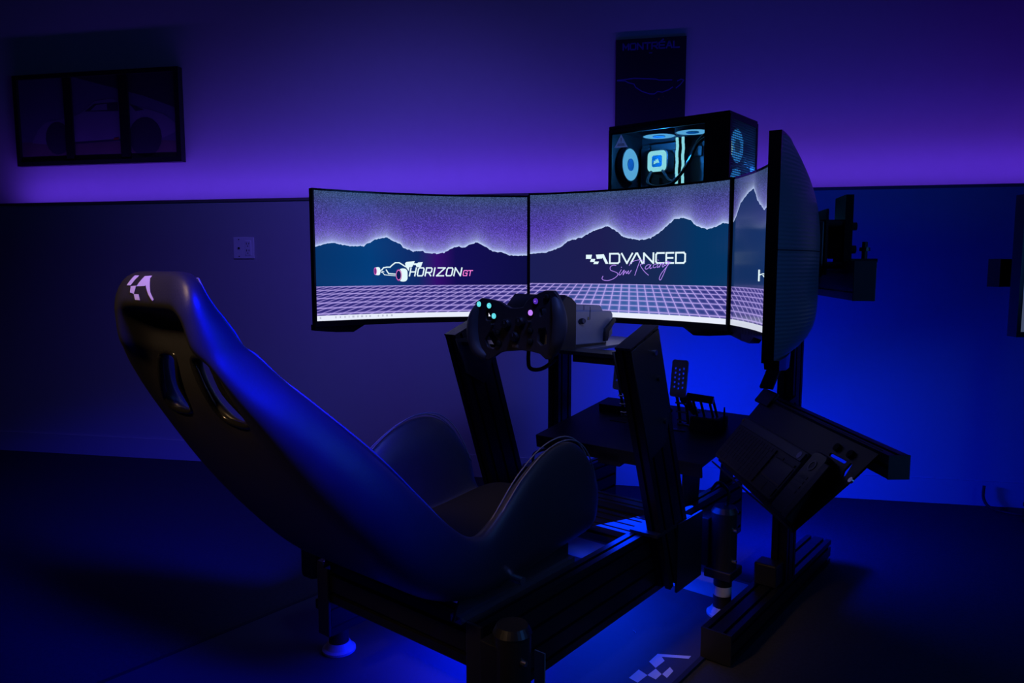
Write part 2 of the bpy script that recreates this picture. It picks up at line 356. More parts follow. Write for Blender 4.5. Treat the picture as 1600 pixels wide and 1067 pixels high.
layers = [(M_GROUND, [[(.20, 1.56), (1.14, 1.56), (1.14, 1.64), (.9, 1.655), (.2, 1.66)]]),
    (M_CAR, [[(.27, 1.655), (.31, 1.72), (.36, 1.76), (.50, 1.775), (.58, 1.80), (.66, 1.855), (.76, 1.865), (.85, 1.83), (.98, 1.80), (1.06, 1.775), (1.125, 1.73), (1.135, 1.69), (1.06, 1.66), (.90, 1.65), (.60, 1.645), (.36, 1.645)]]),
    (M_CARD, [ell(.43, 1.675, .075, .085, 18), ell(.95, 1.665, .095, .10, 18), [(.60, 1.805), (.66, 1.842), (.80, 1.845), (.80, 1.80)], [(.87, 1.83), (.95, 1.80), (.90, 1.795)], [(.53, 1.985), (1.14, 1.985), (1.14, 1.80), (.95, 1.87)], [(.53, 1.652), (.81, 1.66), (.81, 1.65), (.53, 1.642)]]),
    (M_CAR, [[(.635, 1.808), (.672, 1.836), (.735, 1.84), (.735, 1.808)]]), (M_RED, [[(.765, 1.665), (.795, 1.668), (.795, 1.657), (.765, 1.655)]])]
for i, (a, b) in enumerate(PX):
    ph = obj('photo_panel', B(((a, .0695, FZ0 + .022), (b, .072, FZ1 - .022))), M_PHOTO, t)
    for li, (m_, ps) in enumerate(layers):
        cp = [[p for p in clipx(q, a + .001, b - .001)] for q in ps]; cp = [q for q in cp if len(q) > 2]
        if cp:
            for k, q in enumerate(cp):
                bm = bmesh.new(); flat(bm, [q], lambda x, z: Vector((x, .0692 - li * .0004 - k * .00005, z)))
                obj('print', bm, m_, ph)

# circuit poster behind the computer
POS = WALL @ Matrix.Translation((3.330, .2195, 2.048)) @ Matrix.Scale(1.038, 4) @ Matrix.Translation((-3.338, -.09, -2.010))
t = thing('circuit_poster', 'tall dark poster of a circuit outline reading MONTRÉAL above the computer', 'poster', POS, (3.49, .09, 1.50))
PL, PR, PT = 3.338, 3.645, 2.010
obj('poster_sheet', B(((PL, .083, PT - .62), (PR, .09, PT))), M_POSTER, t)
bm = bmesh.new(); x = PL + .028; ls = []
W_ = (.252) / 8
for i, ch in enumerate(['M', 'O', 'N', 'T', 'R', 'Abar', 'A', 'L']):
    if i == 5: ch = 'E'
    if i == 6: ch = 'Abar'
    ls += letter(ch, x + .004, x + W_ - .004, PT - .046, PT - .020)
    if i == 5: ls.append([(x + .013, PT - .015), (x + .021, PT - .009)])
    x += W_
flat(bm, strokes(ls, .0062), lambda a, z: Vector((a, .0825, z)))
obj('poster_lettering', bm, M_PLINE, t)
bm = bmesh.new()
trk = [[(3.346, 1.835), (3.385, 1.837), (3.42, 1.840), (3.47, 1.836), (3.515, 1.832), (3.53, 1.827), (3.585, 1.825)],
       [(3.346, 1.832), (3.38, 1.831), (3.395, 1.822), (3.42, 1.815), (3.428, 1.800), (3.455, 1.782), (3.49, 1.769), (3.51, 1.768), (3.525, 1.778), (3.545, 1.774), (3.575, 1.784), (3.588, 1.794)],
       [(3.605, 1.790), (3.622, 1.803), (3.637, 1.822), (3.625, 1.826), (3.61, 1.820)], [(3.486, 1.946), (3.496, 1.946)]]
for tk_ in trk:
    bm = bmesh.new(); flat(bm, strokes([tk_], .0042), lambda a, z: Vector((a, .0825, z))); obj('circuit_outline', bm, M_PLINE, t)
bm = bmesh.new(); flat(bm, [ell(3.53, 1.745, .003, .003, 8), ell(3.55, 1.755, .0015, .0015, 6)], lambda a, z: Vector((a, .0824, z))); obj('print_dot', bm, M_ORG, t)

# ---------------------------------------------------------------- floor mat
t = thing('floor_mat', 'dark mat under the rig with pale chequered racing logo', 'mat', RIG, (0, -.6, 0))
obj('mat_body', plate2d([rrect(-.66, -1.45, .40, .27, .03)], .005, Matrix.Translation((0, 0, .0028)), bevel=.0005), M_MAT, t)
bm = bmesh.new(); flat(bm, [[(-.62, .10), (.362, .10), (.362, .19), (.35, .235), (.33, .255), (.172, .255), (-.62, .255)]], lambda x, y: Vector((x, y, .0058)))
obj('pale_band', bm, M_BAND, t)
bm = bmesh.new(); flat(bm, FLOOR_LOGO, lambda x, y: Vector((x, y, .0058)))
obj('printed_logo', bm, M_PRINT, t)
bm = bmesh.new()
for sx, x0 in ((1, .40), (-1, -.66)): box(bm, (min(x0, x0 + sx * .012), -1.44, 0), (max(x0, x0 + sx * .012), .26, .007))
obj('edge_binding', bm, M_HOLE, t)
for x, y, a in ((.205, -.233, .4), (.09, -.40, 2.0)):
    bm = bmesh.new(); tube(bm, [(x - .006, y + .002, .0062), (x, y, .0065), (x + .005, y - .004, .0062)], .0007, n=5)
    tag(obj('paper_scrap', bm, M_PRINT, frame=RIG), 'tiny pale scrap on the mat right of the rig rail' if a < 1 else 'tiny pale scrap on the mat close under the rig rail', 'litter')

# ---------------------------------------------------------------- rig chassis
t = thing('racing_rig', 'black aluminium profile sim racing rig holding seat, wheel and pedals', 'rig', RIG, (0, -.3, .11))
bm = bmesh.new(); beam(bm, (.24, -.92, .22), (.24, .36, .22), .04, .18, nh=4); obj('side_rail', bm, M_ALU, t)
bm = bmesh.new(); beam(bm, (-.24, -.92, .22), (-.24, .36, .22), .04, .18, nh=4); obj('side_rail', bm, M_ALU, t)
for x in (-.24, .24):
    for y in (-.924, .364): obj('end_cap', B(((x - .02, y - .004, .13), (x + .02, y + .004, .31))), M_PLAS, t, bevel=.002)
for y, w, z, h in ((-.90, .04, .262, .095), (-.62, .08, .29, .04), (-.86 + .1, .04, .29, .04), (-.24, .12, .285, .04), (-.07, .08, .285, .04)):
    bm = bmesh.new(); beam(bm, (-.22, y, z), (.22, y, z), w, h, nw=max(1, round(w / .04)), nh=max(1, round(h / .04))); obj('cross_member', bm, M_ALU, t)
up = Vector((0, .944, .330)); dn = Vector((0, .330, -.944))
for sx in (1, -1):
    top = Vector((sx * .28, -.381, .830)); bot = top + dn * .70
    bm = bmesh.new(); beam(bm, bot, top, .04, .14, up=up, nh=3, slot=.006); u_ = obj('upright', bm, M_ALU, t)
    m = axis_mat(top, -dn, up)
    bm = bmesh.new(); box(bm, (-.0215, -.0715, 0), (.0215, .0715, .005), m); obj('cap', bm, M_TOPPL, u_, bevel=.001)
    # outer gusset plate
    bm = bmesh.new(); s = 1 if sx > 0 else -1
    q = top + Vector((sx * .0205, 0, 0)); mm = Matrix(((0, 0, sx, q.x), (up.y, dn.y, 0, q.y), (up.z, dn.z, 0, q.z), (0, 0, 0, 1)))
    obj('gusset_plate', plate2d([[(-.068, .004), (.068, .004), (.068, .22), (.02, .30), (-.068, .30)]], .004, mm), M_PLATE, u_)
    for k in (.05, .12, .24):
        c = top + dn * k + up * .03; bm = bmesh.new(); cyl(bm, c + Vector((sx * .022, 0, 0)), c + Vector((sx * .029, 0, 0)), .007, n=12); obj('bolt', bm, M_STEEL if k == .05 else M_PLAS, u_)
    # foot bracket to rail
    bm = bmesh.new(); box(bm, (min(sx * .222, sx * .302), -.30, .311), (max(sx * .222, sx * .302), -.10, .319)); box(bm, (min(sx * .300, sx * .306), -.19, .13), (max(sx * .300, sx * .306), -.04, .319)); obj('corner_bracket', bm, M_PLATE, t)
# wheel deck
obj('deck_beam', B(((-.26, -.430, .782), (.26, -.350, .7915))), M_ALU, t, bevel=.001)
obj('deck_plate', B(((-.105, -.349, .779), (.105, .02, .7875))), mat('worn_satin_plate', (0.30, 0.30, 0.34), 0.3, 0.6), t, bevel=.001)
for sx in (-1, 1):
    mm = Matrix(((0, 0, 1, sx * .255), (1, 0, 0, 0), (0, 1, 0, 0), (0, 0, 0, 1)))
    obj('deck_bracket', plate2d([[(-.45, .80), (-.32, .80), (-.30, .72), (-.33, .66), (-.41, .70)]], .006, mm), M_PLATE, t)
bm = bmesh.new(); box(bm, (.12, -.42, .764), (.25, -.36, .782)); obj('cable_tray', bm, M_PLATE, t)
# pedal deck
mp = Matrix.Translation((0, -.02, .432)) @ Matrix.Rotation(R(8), 4, 'X')
bm = bmesh.new(); box(bm, (-.30, 0, 0), (.29, .46, .012), mp); box(bm, (-.30, 0, -.03), (.29, .006, .0), mp); box(bm, (-.24, .30, .012), (-.0, .32, .04), mp); obj('pedal_deck', bm, M_PLATE, t, bevel=.001)
bm = bmesh.new(); box(bm, (-.06, .0, -.045), (.02, .12, -.002), mp); obj('pedal_controller_box', bm, M_PLAS, t, bevel=.002)
for sx in (-1, 1):
    mm = Matrix(((0, 0, 1, sx * .225), (1, 0, 0, 0), (0, 1, 0, 0), (0, 0, 0, 1)))
    if sx > 0: obj('deck_support', plate2d([[(.0, .30), (.10, .30), (.12, .455), (.0, .435)]], .006, mm), M_PLATE, t)
    obj('deck_support', plate2d([[(.26, .30), (.36, .30), (.42, .495), (.30, .475)]], .006, mm), M_PLATE, t)
# blue LED bars
obj('led_bar', B(((-.17, .405, .395), (.10, .415, .410))), E_BLUES, t)
obj('led_bar', B(((-.215, -.60, .128), (-.205, -.15, .134))), E_BLUES, t)
# cables under the deck
for pts in ([(.03, .05, .425), (.06, .04, .36), (.075, .03, .30)], [(.135, .06, .43), (.115, .05, .40), (.11, .03, .30)]):
    bm = bmesh.new(); tube(bm, pts, .0035, n=8); obj('cable', bm, M_PLAS, t)

# actuators
def actuator(sx, y, label):
    x = sx * .347 if y > -.9 else .315
    t = thing('corner_actuator', label, 'actuator', RIG, (x, y, 0.006), 'motion actuators at the rig corners')
    bm = bmesh.new(); lathe(bm, (x, y, .006), (0, 0, 1), [(.043, 0), (.043, .006), (.036, .010), (.028, .024), (.0, .024)]); obj('foot_disc', bm, M_FOOT, t, smooth=False)
    bm = bmesh.new(); cyl(bm, (x, y, .028), (x, y, .066), .0255, n=28); obj('lower_tube', bm, M_PLAS, t)
    bm = bmesh.new(); cyl(bm, (x, y, .066), (x, y, .094), .026, n=28); obj('ring_band', bm, M_FOOT, t)
    bm = bmesh.new(); cyl(bm, (x, y, .094), (x, y, .125), .026, n=28); obj('upper_tube', bm, M_ALU, t)
    obj('clamp_block', B(((x - .040, y - .042, .122), (x + .040, y + .042, .148))), M_PLATE, t, bevel=.003)
    bm = bmesh.new(); cyl(bm, (x, y, .148), (x, y, .31), .036, n=32); obj('body_tube', bm, M_PLAS, t)
    bm = bmesh.new(); cyl(bm, (x, y, .31), (x, y, .325), .038, .030, n=32); obj('top_cap', bm, M_PLAS, t)
    obj('mounting_bracket', B(((min(sx * .262, sx * .315), y - .035, .15), (max(sx * .262, sx * .315), y + .035, .29))), M_PLATE, t, bevel=.002)
    for zz in (.175, .265):
        bm = bmesh.new(); cyl(bm, (x + sx * .03, y - .012, zz), (x + sx * .043, y - .012, zz), .005, n=10); obj('bolt', bm, M_STEEL, t)
    if y > -.5:
      bm = bmesh.new(); tube(bm, [(x, y + .01, .322), (x + sx * .002, y + .02, .36), (x - sx * .04, y + .05, .375), (x - sx * .075, y + .08, .34)], .005, n=8); obj('cable', bm, M_PLAS, t)
    return t
actuator(1, .017, 'black cylindrical actuator with pale foot disc beside the front right upright')
a = actuator(-1, -.804, 'rear left actuator with pale blue foot disc below the leaning backrest')
actuator(-1, .017, 'front left actuator hidden behind the seat bolster and left upright')
b = actuator(1, -.90, 'rear right actuator, closest to the viewer, with blue-lit plate')
for (r_, x0, x1) in ((a, -.43, -.375),):
    s = -1 if r_ is a else 1
    obj('motor_housing', B(((x0, -.86, .20), (x1, -.75, .335))), M_PLATE, r_, bevel=.012)
obj('side_plate', B(((.327, -.8465, .05), (.352, -.8435, .255))), M_SILV, b)

# ---------------------------------------------------------------- seat
ST = [  # y, z, Ny, Nz, half width, rim depth, pad thickness, cavity depth
 (-1.392, .996, 1, -.25, .070, .020, .020, 0), (-1.404, .985, 1, -.05, .108, .026, .028, 0), (-1.413, .958, 1, .05, .126, .038, .036, 0),
 (-1.416, .934, 1, .10, .132, .052, .05, 0), (-1.414, .918, 1, .12, .136, .060, .055, .046), (-1.411, .888, 1, .2, .143, .072, .060, .052), (-1.404, .868, .97, .15, .148, .076, .05, .046),
 (-1.362, .853, .97, .22, .155, .052, .022, .004), (-1.348, .805, .94, .34, .172, .070, .022, .0), (-1.325, .752, .88, .47, .196, .088, .022, .0), (-1.240, .618, .78, .63, .238, .120, .05, 0),
 (-1.150, .510, .74, .67, .250, .128, .05, 0), (-1.055, .405, .66, .75, .250, .135, .05, 0), (-.975, .350, .45, .89, .250, .140, .05, 0), (-.880, .328, .1, .99, .250, .165, .05, 0),
 (-.770, .325, 0, 1, .248, .245, .05, 0), (-.670, .328, 0, 1, .245, .290, .05, 0), (-.575, .333, .0, 1, .242, .285, .052, 0), (-.500, .340, .0, 1, .236, .225, .055, 0), (-.450, .350, .05, 1, .228, .11, .05, 0)]
OX = [(-.97, .97), (-1, .72), (-1, .38), (-.93, .10), (-.72, 0), (-.60, 0), (-.20, 0), (0, 0)]
IX = [(-.90, 1.0), (-.80, .82), (-.76, .52), (-.70, 0), (-.66, 0), (-.58, 0), (-.20, 0), (0, 0)]
OX = OX + [(-a, b) for a, b in OX[-2::-1]]; IX = IX + [(-a, b) for a, b in IX[-2::-1]]
nS, nJ = len(ST), len(OX)
HOLEX = {7: (.50, .18), 8: (.60, .22), 9: (.68, .26)}
def seat_pt(s, j, inner, lift=0.0):
    hx = HOLEX.get(ST.index(s))
    y, z, ny, nz, w, d, tk, cv = s; L = math.hypot(ny, nz); ny /= L; nz /= L
    if inner:
        a, b = IX[j]; n = b * d if b > 0 else tk
        if hx and j in (5, 6, nJ - 7, nJ - 6): a = math.copysign(hx[0] if j in (5, nJ - 6) else hx[1], a)
        n = max(n, tk if abs(a) < .77 else n) + lift
        if b == 0 and cv: n = max(n, cv + .020)
    else:
        a, b = OX[j]; n = b * d
        if hx and j in (5, 6, nJ - 7, nJ - 6): a = math.copysign(hx[0] if j in (5, nJ - 6) else hx[1], a)
        if abs(a) > .9 and b < .5: n -= {7: .034, 8: .022, 9: .010}.get(ST.index(s), 0)
        if cv and abs(a) < .67: n = cv if abs(a) < .65 else cv * .5
    return Vector((a * w, y + ny * n, z + nz * n))
seat = thing('bucket_racing_chair', 'black leather bucket racing seat with white chequered headrest emblem', 'chair', RIG, (0, -.75, .32))
bm = bmesh.new()
Og = [[bm.verts.new(seat_pt(s, j, False)) for j in range(nJ)] for s in ST]
Ig = [[bm.verts.new(seat_pt(s, j, True)) for j in range(nJ)] for s in ST]
holes = {(8, 5), (8, 8)}; 
SLOT_ROWS = (7, 8)
for i in range(nS - 1):
    for j in range(nJ - 1):
        hole = i in SLOT_ROWS and j in (5, nJ - 7)
        if not hole:
            f = bm.faces.new((Og[i][j], Og[i][j + 1], Og[i + 1][j + 1], Og[i + 1][j])); f.material_index = 0
            f = bm.faces.new((Ig[i][j], Ig[i + 1][j], Ig[i + 1][j + 1], Ig[i][j + 1])); f.material_index = 0
for j in (5, nJ - 7):
    i0, i1 = SLOT_ROWS[0], SLOT_ROWS[-1] + 1
    for i in range(i0, i1):
        bm.faces.new((Og[i][j], Ig[i][j], Ig[i + 1][j], Og[i + 1][j])); bm.faces.new((Og[i][j + 1], Ig[i][j + 1], Ig[i + 1][j + 1], Og[i + 1][j + 1]))
    bm.faces.new((Og[i0][j], Og[i0][j + 1], Ig[i0][j + 1], Ig[i0][j])); bm.faces.new((Og[i1][j], Og[i1][j + 1], Ig[i1][j + 1], Ig[i1][j]))
for i in range(nS - 1):
    for j in (0, nJ - 1): bm.faces.new((Og[i][j], Og[i + 1][j], Ig[i + 1][j], Ig[i][j]))
for j in range(nJ - 1):
    for i in (0, nS - 1): bm.faces.new((Og[i][j], Ig[i][j], Ig[i][j + 1], Og[i][j + 1]))
shell = obj('seat_shell', bm, M_LEATH, seat, smooth=True, sub=3)
# insert pads
def pad(rows, name, a0, a1, lift):
    bm = bmesh.new(); n = 6; G = []
    for s in rows:
        y, z, ny, nz, w, d, tk, cv = s; L = math.hypot(ny, nz); ny /= L; nz /= L; g = []
        for k in range(n + 1):
            a = (-1 + 2 * k / n) * .66; h = tk + lift * (1 - (a / .70) ** 4)
            if cv: h = max(h, cv + .03)
            g.append((bm.verts.new(Vector((a * w, y + ny * h, z + nz * h))), bm.verts.new(Vector((a * w, y + ny * (h - .015), z + nz * (h - .015))))))
        G.append(g)
    for r0, r1 in zip(G, G[1:]):
        for p, q, r, s_ in zip(r0, r0[1:], r1, r1[1:]):
            bm.faces.new((p[0], q[0], s_[0], r[0])); bm.faces.new((p[1], r[1], s_[1], q[1]))
        for k in (0, n): bm.faces.new((r0[k][0], r1[k][0], r1[k][1], r0[k][1]))
    for g in (G[0], G[-1]):
        for p, q in zip(g, g[1:]): bm.faces.new((p[0], p[1], q[1], q[0]))
    return obj(name, bm, M_INS, seat, smooth=True, sub=2)
pad(ST[10:14], 'backrest_pad', 0, 1, .018)
pad(ST[14:20], 'seat_pad', 0, 1, .03)
pad(ST[1:5], 'headrest_pad', 0, 1, .015)
# piping along the bolster rims, on both sides
def rim(jx, inner, lift, i0=1, i1=None):
    pts = []
    for s in ST[i0:i1 or nS]:
        y, z, ny, nz, w, d, tk, cv = s; L = math.hypot(ny, nz); ny /= L; nz /= L
        pts.append(Vector((jx[0] * w, y + ny * d * jx[1], z + nz * d * jx[1])))
    return pts
for sx in (-1, 1):
    for jx in ((.895, .985), (.945, .965)):
        bm = bmesh.new(); tube(bm, rim((sx * jx[0], jx[1]), 0, 0), .0016, n=6, sm=6); obj('piping', bm, M_STITCH, seat, smooth=True)
# slot trims
for sx in (-1, 1):
    loop = []
    for i, q in ((7, 0), (8, 0), (9, 0), (9, 1), (8, 1), (7, 1)):
        y, z, ny, nz, w, d, tk, cv = ST[i]; L = math.hypot(ny, nz); n_ = cv + .004 + (.004 if i == 9 else 0)
        loop.append(Vector((sx * HOLEX[i][q] * w, y + ny / L * n_, z + nz / L * n_)))
    bm = bmesh.new(); P = smooth_pts(loop, 5, closed=True); P.append(P[0]); tube(bm, P, .0055, n=8, sm=0); obj('harness_slot_trim', bm, M_GLOSS, seat, smooth=True)
# headrest emblem
bm = bmesh.new()
for q in HEAD_LOGO:
    pl = bmesh.new()
    vs = [pl.verts.new((x, -1.43, z)) for x, z in q]; f = pl.faces.new(vs); bmesh.ops.triangulate(pl, faces=[f])
    bmesh.ops.subdivide_edges(pl, edges=pl.edges, cuts=3, use_grid_fill=True)
    me = bpy.data.meshes.new('t'); pl.to_mesh(me); pl.free(); bm.from_mesh(me); bpy.data.meshes.remove(me)
em = obj('headrest_emblem', bm, M_WHITE, seat)
md = em.modifiers.new('w', 'SHRINKWRAP'); md.target = shell; md.wrap_method = 'PROJECT'; md.use_project_y = True; md.use_positive_direction = True; md.use_negative_direction = True; md.offset = .0012
# side brackets and slider
for sx in (-1, 1):
    mm = Matrix(((0, 0, 1, sx * .205), (1, 0, 0, 0), (0, 1, 0, 0), (0, 0, 0, 1)))
    obj('side_bracket', plate2d([[(-.95, .313), (-.56, .313), (-.56, .36), (-.66, .40), (-.84, .40), (-.92, .37)]], .005, mm), M_PLATE, seat)
    obj('slider_rail', B(((sx * .205 - .014, -.94, .308), (sx * .205 + .014, -.55, .322))), M_STEEL, seat)
    bm = bmesh.new(); cyl(bm, (sx * .207, -.80, .36), (sx * .262, -.80, .36), .009, n=14); obj('bracket_bolt', bm, M_STEEL, seat)

# ---------------------------------------------------------------- steering wheel and motor base
wh = thing('steering_wheel', 'black formula-style steering wheel with glowing cyan and violet buttons', 'steering wheel', RIG, (0, -.5, .76))
obj('front_plate', plate2d([WHEEL_OUTLINE] + WHEEL_HOLES, .012, XZ(-.494), bevel=.002), mat('carbon_plate', (0.040, 0.034, 0.040), 0.4, vary=.2, bump=.2, bscale=900), wh)
for nm, pts in (('grip', GRIP_L), ('grip', GRIP_R)):
    bm = bmesh.new(); tube(bm, [(x, -.498 + (.006 if i in (0, 5) else 0), z) for i, (x, z) in enumerate(pts)], .016, n=18, sm=7, rs=(.0185, .011)); obj(nm, bm, M_RUB, wh, smooth=True)
obj('hub_housing', B(((-.055, -.49, .80), (.05, -.468, .885))), M_PLAS, wh, bevel=.006)
for i, (x, z) in enumerate(BTN):
    if i < 10:
        r = .0075
        bm = bmesh.new(); lathe(bm, (x, -.5005, z), (0, -1, 0), [(r + .0012, 0), (r + .0012, .003), (r, .0035), (r, .001), (0, .001)], n=24); bt = obj('button_bezel', bm, M_GLOSS, wh)
        em_ = E_BTNC if i < 3 else (E_BTNV if i == 3 else (E_BTNM if i == 4 else M_HOLE))
        bm = bmesh.new(); lathe(bm, (x, -.501, z), (0, -1, 0), [(r - .0004, 0), (r - .0004, .0035), (.0044, .005)], n=24)
        flat(bm, ring2d(x, z, .0044, .0044, .62), lambda a, b_: Vector((a, -.5062, b_)))
        obj('button_ring', bm, em_, bt)
        bm = bmesh.new(); cyl(bm, (x, -.5062, z), (x, -.5068, z), .0013, n=10); obj('button_mark', bm, E_CYAN if i < 3 else (E_BTNM if i in (3, 4) else M_PLAS), bt)
        bm = bmesh.new(); cyl(bm, (x, -.504, z), (x, -.5056, z), .0044, n=16); obj('button_cap', bm, M_HOLE, bt)
    elif i < 12:
        bm = bmesh.new(); cyl(bm, (x, -.500, z), (x, -.512, z), .003, n=10); cyl(bm, (x, -.512, z), (x, -.514, z), .0042, n=10); obj('toggle_switch', bm, M_STEEL, wh)
    elif i < 15:
        bm = bmesh.new(); lathe(bm, (x, -.500, z), (0, -1, 0), [(.013, 0), (.013, .008), (.010, .014), (0, .014)], n=20); k_ = obj('rotary_knob', bm, M_PLAS, wh)
        bm = bmesh.new(); box(bm, (x - .0008, -.5150, z), (x + .0008, -.5142, z + .008)); obj('pointer', bm, M_STITCH, k_)
    else: obj('badge', B(((x - .010, -.5012, z - .004), (x + .010, -.500, z + .003))), M_STITCH, wh)
for sx in (-1, 1):
    obj('shift_paddle', plate2d([[(sx * .045, .90), (sx * .10, .905), (sx * .118, .885), (sx * .10, .862), (sx * .045, .868)]], .004, XZ(-.470), bevel=.0008), M_SILV if sx > 0 else M_PLAS, wh)
    obj('clutch_paddle', plate2d([[(sx * .045, .845), (sx * .095, .85), (sx * .112, .82), (sx * .09, .792), (sx * .055, .80)]], .004, XZ(-.472), bevel=.0008), M_SILV if sx > 0 else M_PLAS, wh)
bm = bmesh.new(); tube(bm, COIL, .0055, n=10, sm=6); obj('coiled_cable', bm, M_PLAS, wh, smooth=True)
bm = bmesh.new(); cyl(bm, (0, -.47, .84), (0, -.435, .84), .028, n=28); obj('quick_release', bm, M_STEEL, wh)

mb = thing('wheel_motor_base', 'silver-grey motor base bolted behind the steering wheel', 'motor', RIG, (0, -.26, .788))
mmx = Matrix(((0, 0, 1, 0), (1, 0, 0, 0), (0, 1, 0, 0), (0, 0, 0, 1)))
obj('housing', plate2d([[(-.355, .800), (-.200, .795), (-.168, .815), (-.168, .868), (-.176, .876), (-.355, .884)]], .16, mmx, bevel=.003), M_SILV, mb)
obj('top_fin_cover', plate2d([[(-.352, .884), (-.185, .876), (-.200, .892), (-.215, .894), (-.345, .902)]], .12, mmx, bevel=.002), M_SILV, mb)
obj('front_mount', plate2d([[(-.43, .79), (-.356, .79), (-.356, .905), (-.375, .918), (-.40, .925), (-.43, .90)]], .17, mmx, bevel=.004), M_PLAS, mb)
bm = bmesh.new(); lathe(bm, (0, -.43, .84), (0, -1, 0), [(.05, 0), (.048, .006), (.03, .008), (0, .008)], n=36); obj('shaft_collar', bm, M_PLAS, mb)
obj('base_slab', B(((-.075, -.36, .788), (.075, -.19, .801))), M_PLAS, mb)
bm = bmesh.new(); box(bm, (.0800, -.283, .860), (.0812, -.2818, .895)); box(bm, (.0600, -.283, .885), (.0612, -.2818, .897)); obj('seam', bm, M_STITCH, mb)
obj('port_recess', plate2d([ell(-.322, .858, .016, .008, 18)], .003, Matrix(((0, 0, 1, .0812), (1, 0, 0, 0), (0, 1, 0, 0), (0, 0, 0, 1)))), M_HOLE, mb)
bm = bmesh.new(); cyl(bm, (.0826, -.318, .858), (.085, -.318, .858), .006, n=16); obj('power_button', bm, M_STITCH, mb)
bm = bmesh.new(); box(bm, (.0802, -.293, .860), (.0812, -.289, .868)); obj('small_label', bm, M_YEL, mb)
obj('clamp_lever', plate2d([[(-.225, .800), (-.212, .800), (-.205, .825), (-.172, .852), (-.176, .858), (-.222, .832)]], .008, Matrix(((0, 0, 1, .090), (1, 0, 0, 0), (0, 1, 0, 0), (0, 0, 0, 1))), bevel=.0015), M_PLAS, mb)

# ---------------------------------------------------------------- pedals
def pedal(x, lab, y=.22, zc=.643, h=.118, w=.054, m=M_PEDAL):
    t = thing('foot_pedal', lab, 'pedal', RIG, (x, y + .06, .47), 'pedals on the deck')
    M = Matrix.Translation((x, y, zc)) @ Matrix.Rotation(R(-8), 4, 'X')
    holes_ = []
    for r_ in range(5):
        for c_ in range(3): holes_.append(ell(-.014 + c_ * .014, .032 - r_ * .015 - (.0 if c_ != 1 else .004), .0042, .0050, 8))
    obj('pedal_plate', plate2d([rrect(-w / 2, -h / 2, w / 2, h / 2, .008)] + holes_, .005, M @ XZ(0), bevel=.001), m, t)
    for s in (-1, 1):
        bm = bmesh.new(); tube(bm, [(x + s * .014, y + .006, zc - .045), (x + s * .014, y + .03, zc - .10), (x + s * .014, y + .045, zc - .16)], .005, n=8, sm=2); obj('pedal_arm', bm, M_ALU, t)
    bm = bmesh.new(); cyl(bm, (x - .022, y + .045, .484), (x + .022, y + .045, .484), .008, n=14); obj('pivot', bm, M_STEEL, t)
    for k, zz in enumerate((.50, .53, .56)):
        bm = bmesh.new(); cyl(bm, (x - .018, y + .03 - k * .008, zz), (x + .018, y + .03 - k * .008, zz), .0028, n=8); obj('cross_pin', bm, M_STEEL, t)
    bm = bmesh.new(); cyl(bm, (x, y + .03, .575), (x, y + .14, .505), .012, n=16); obj('damper', bm, M_PLAS, t)
    bm = bmesh.new(); P = []
    for k in range(60): a_ = k / 60 * 12 * math.pi; P.append(Vector((x + .014 * math.cos(a_), y + .035 + .085 * k / 60, .572 - .054 * k / 60 + .014 * math.sin(a_))))
    tube(bm, P, .0018, n=6, sm=0); obj('spring', bm, M_STEEL, t)
    obj('base_bracket', B(((x - .032, y - .02, .455), (x + .032, y + .17, .478))), M_ALU, t, bevel=.002)
    return t
pedal(.097, 'perforated throttle pedal, rightmost, standing clear against the blue wall')
pedal(-.005, 'brake pedal hidden behind the right upright')
pedal(-.118, 'leftmost pedal, half hidden behind the right upright')
t = thing('pedal_load_cell', 'dark adjuster block with struts right of the throttle pedal', 'pedal hardware', RIG, (.19, .24, .47))
bm = bmesh.new(); cyl(bm, (.135, .20, .592), (.215, .22, .585), .012, n=14); obj('crossbar', bm, M_ALU, t)
for x, y in ((.15, .21), (.17, .22), (.195, .23), (.207, .235)):
    bm = bmesh.new(); cyl(bm, (x, y, .585), (x + .006, y + .05, .48), .004, n=8); obj('strut', bm, M_ALU, t)
obj('block', B(((.135, .22, .475), (.225, .32, .525))), M_PLATE, t, bevel=.006)
bm = bmesh.new(); cyl(bm, (.235, .26, .475), (.235, .26, .56), .007, .002, n=10); obj('lever', bm, M_ALU, t)

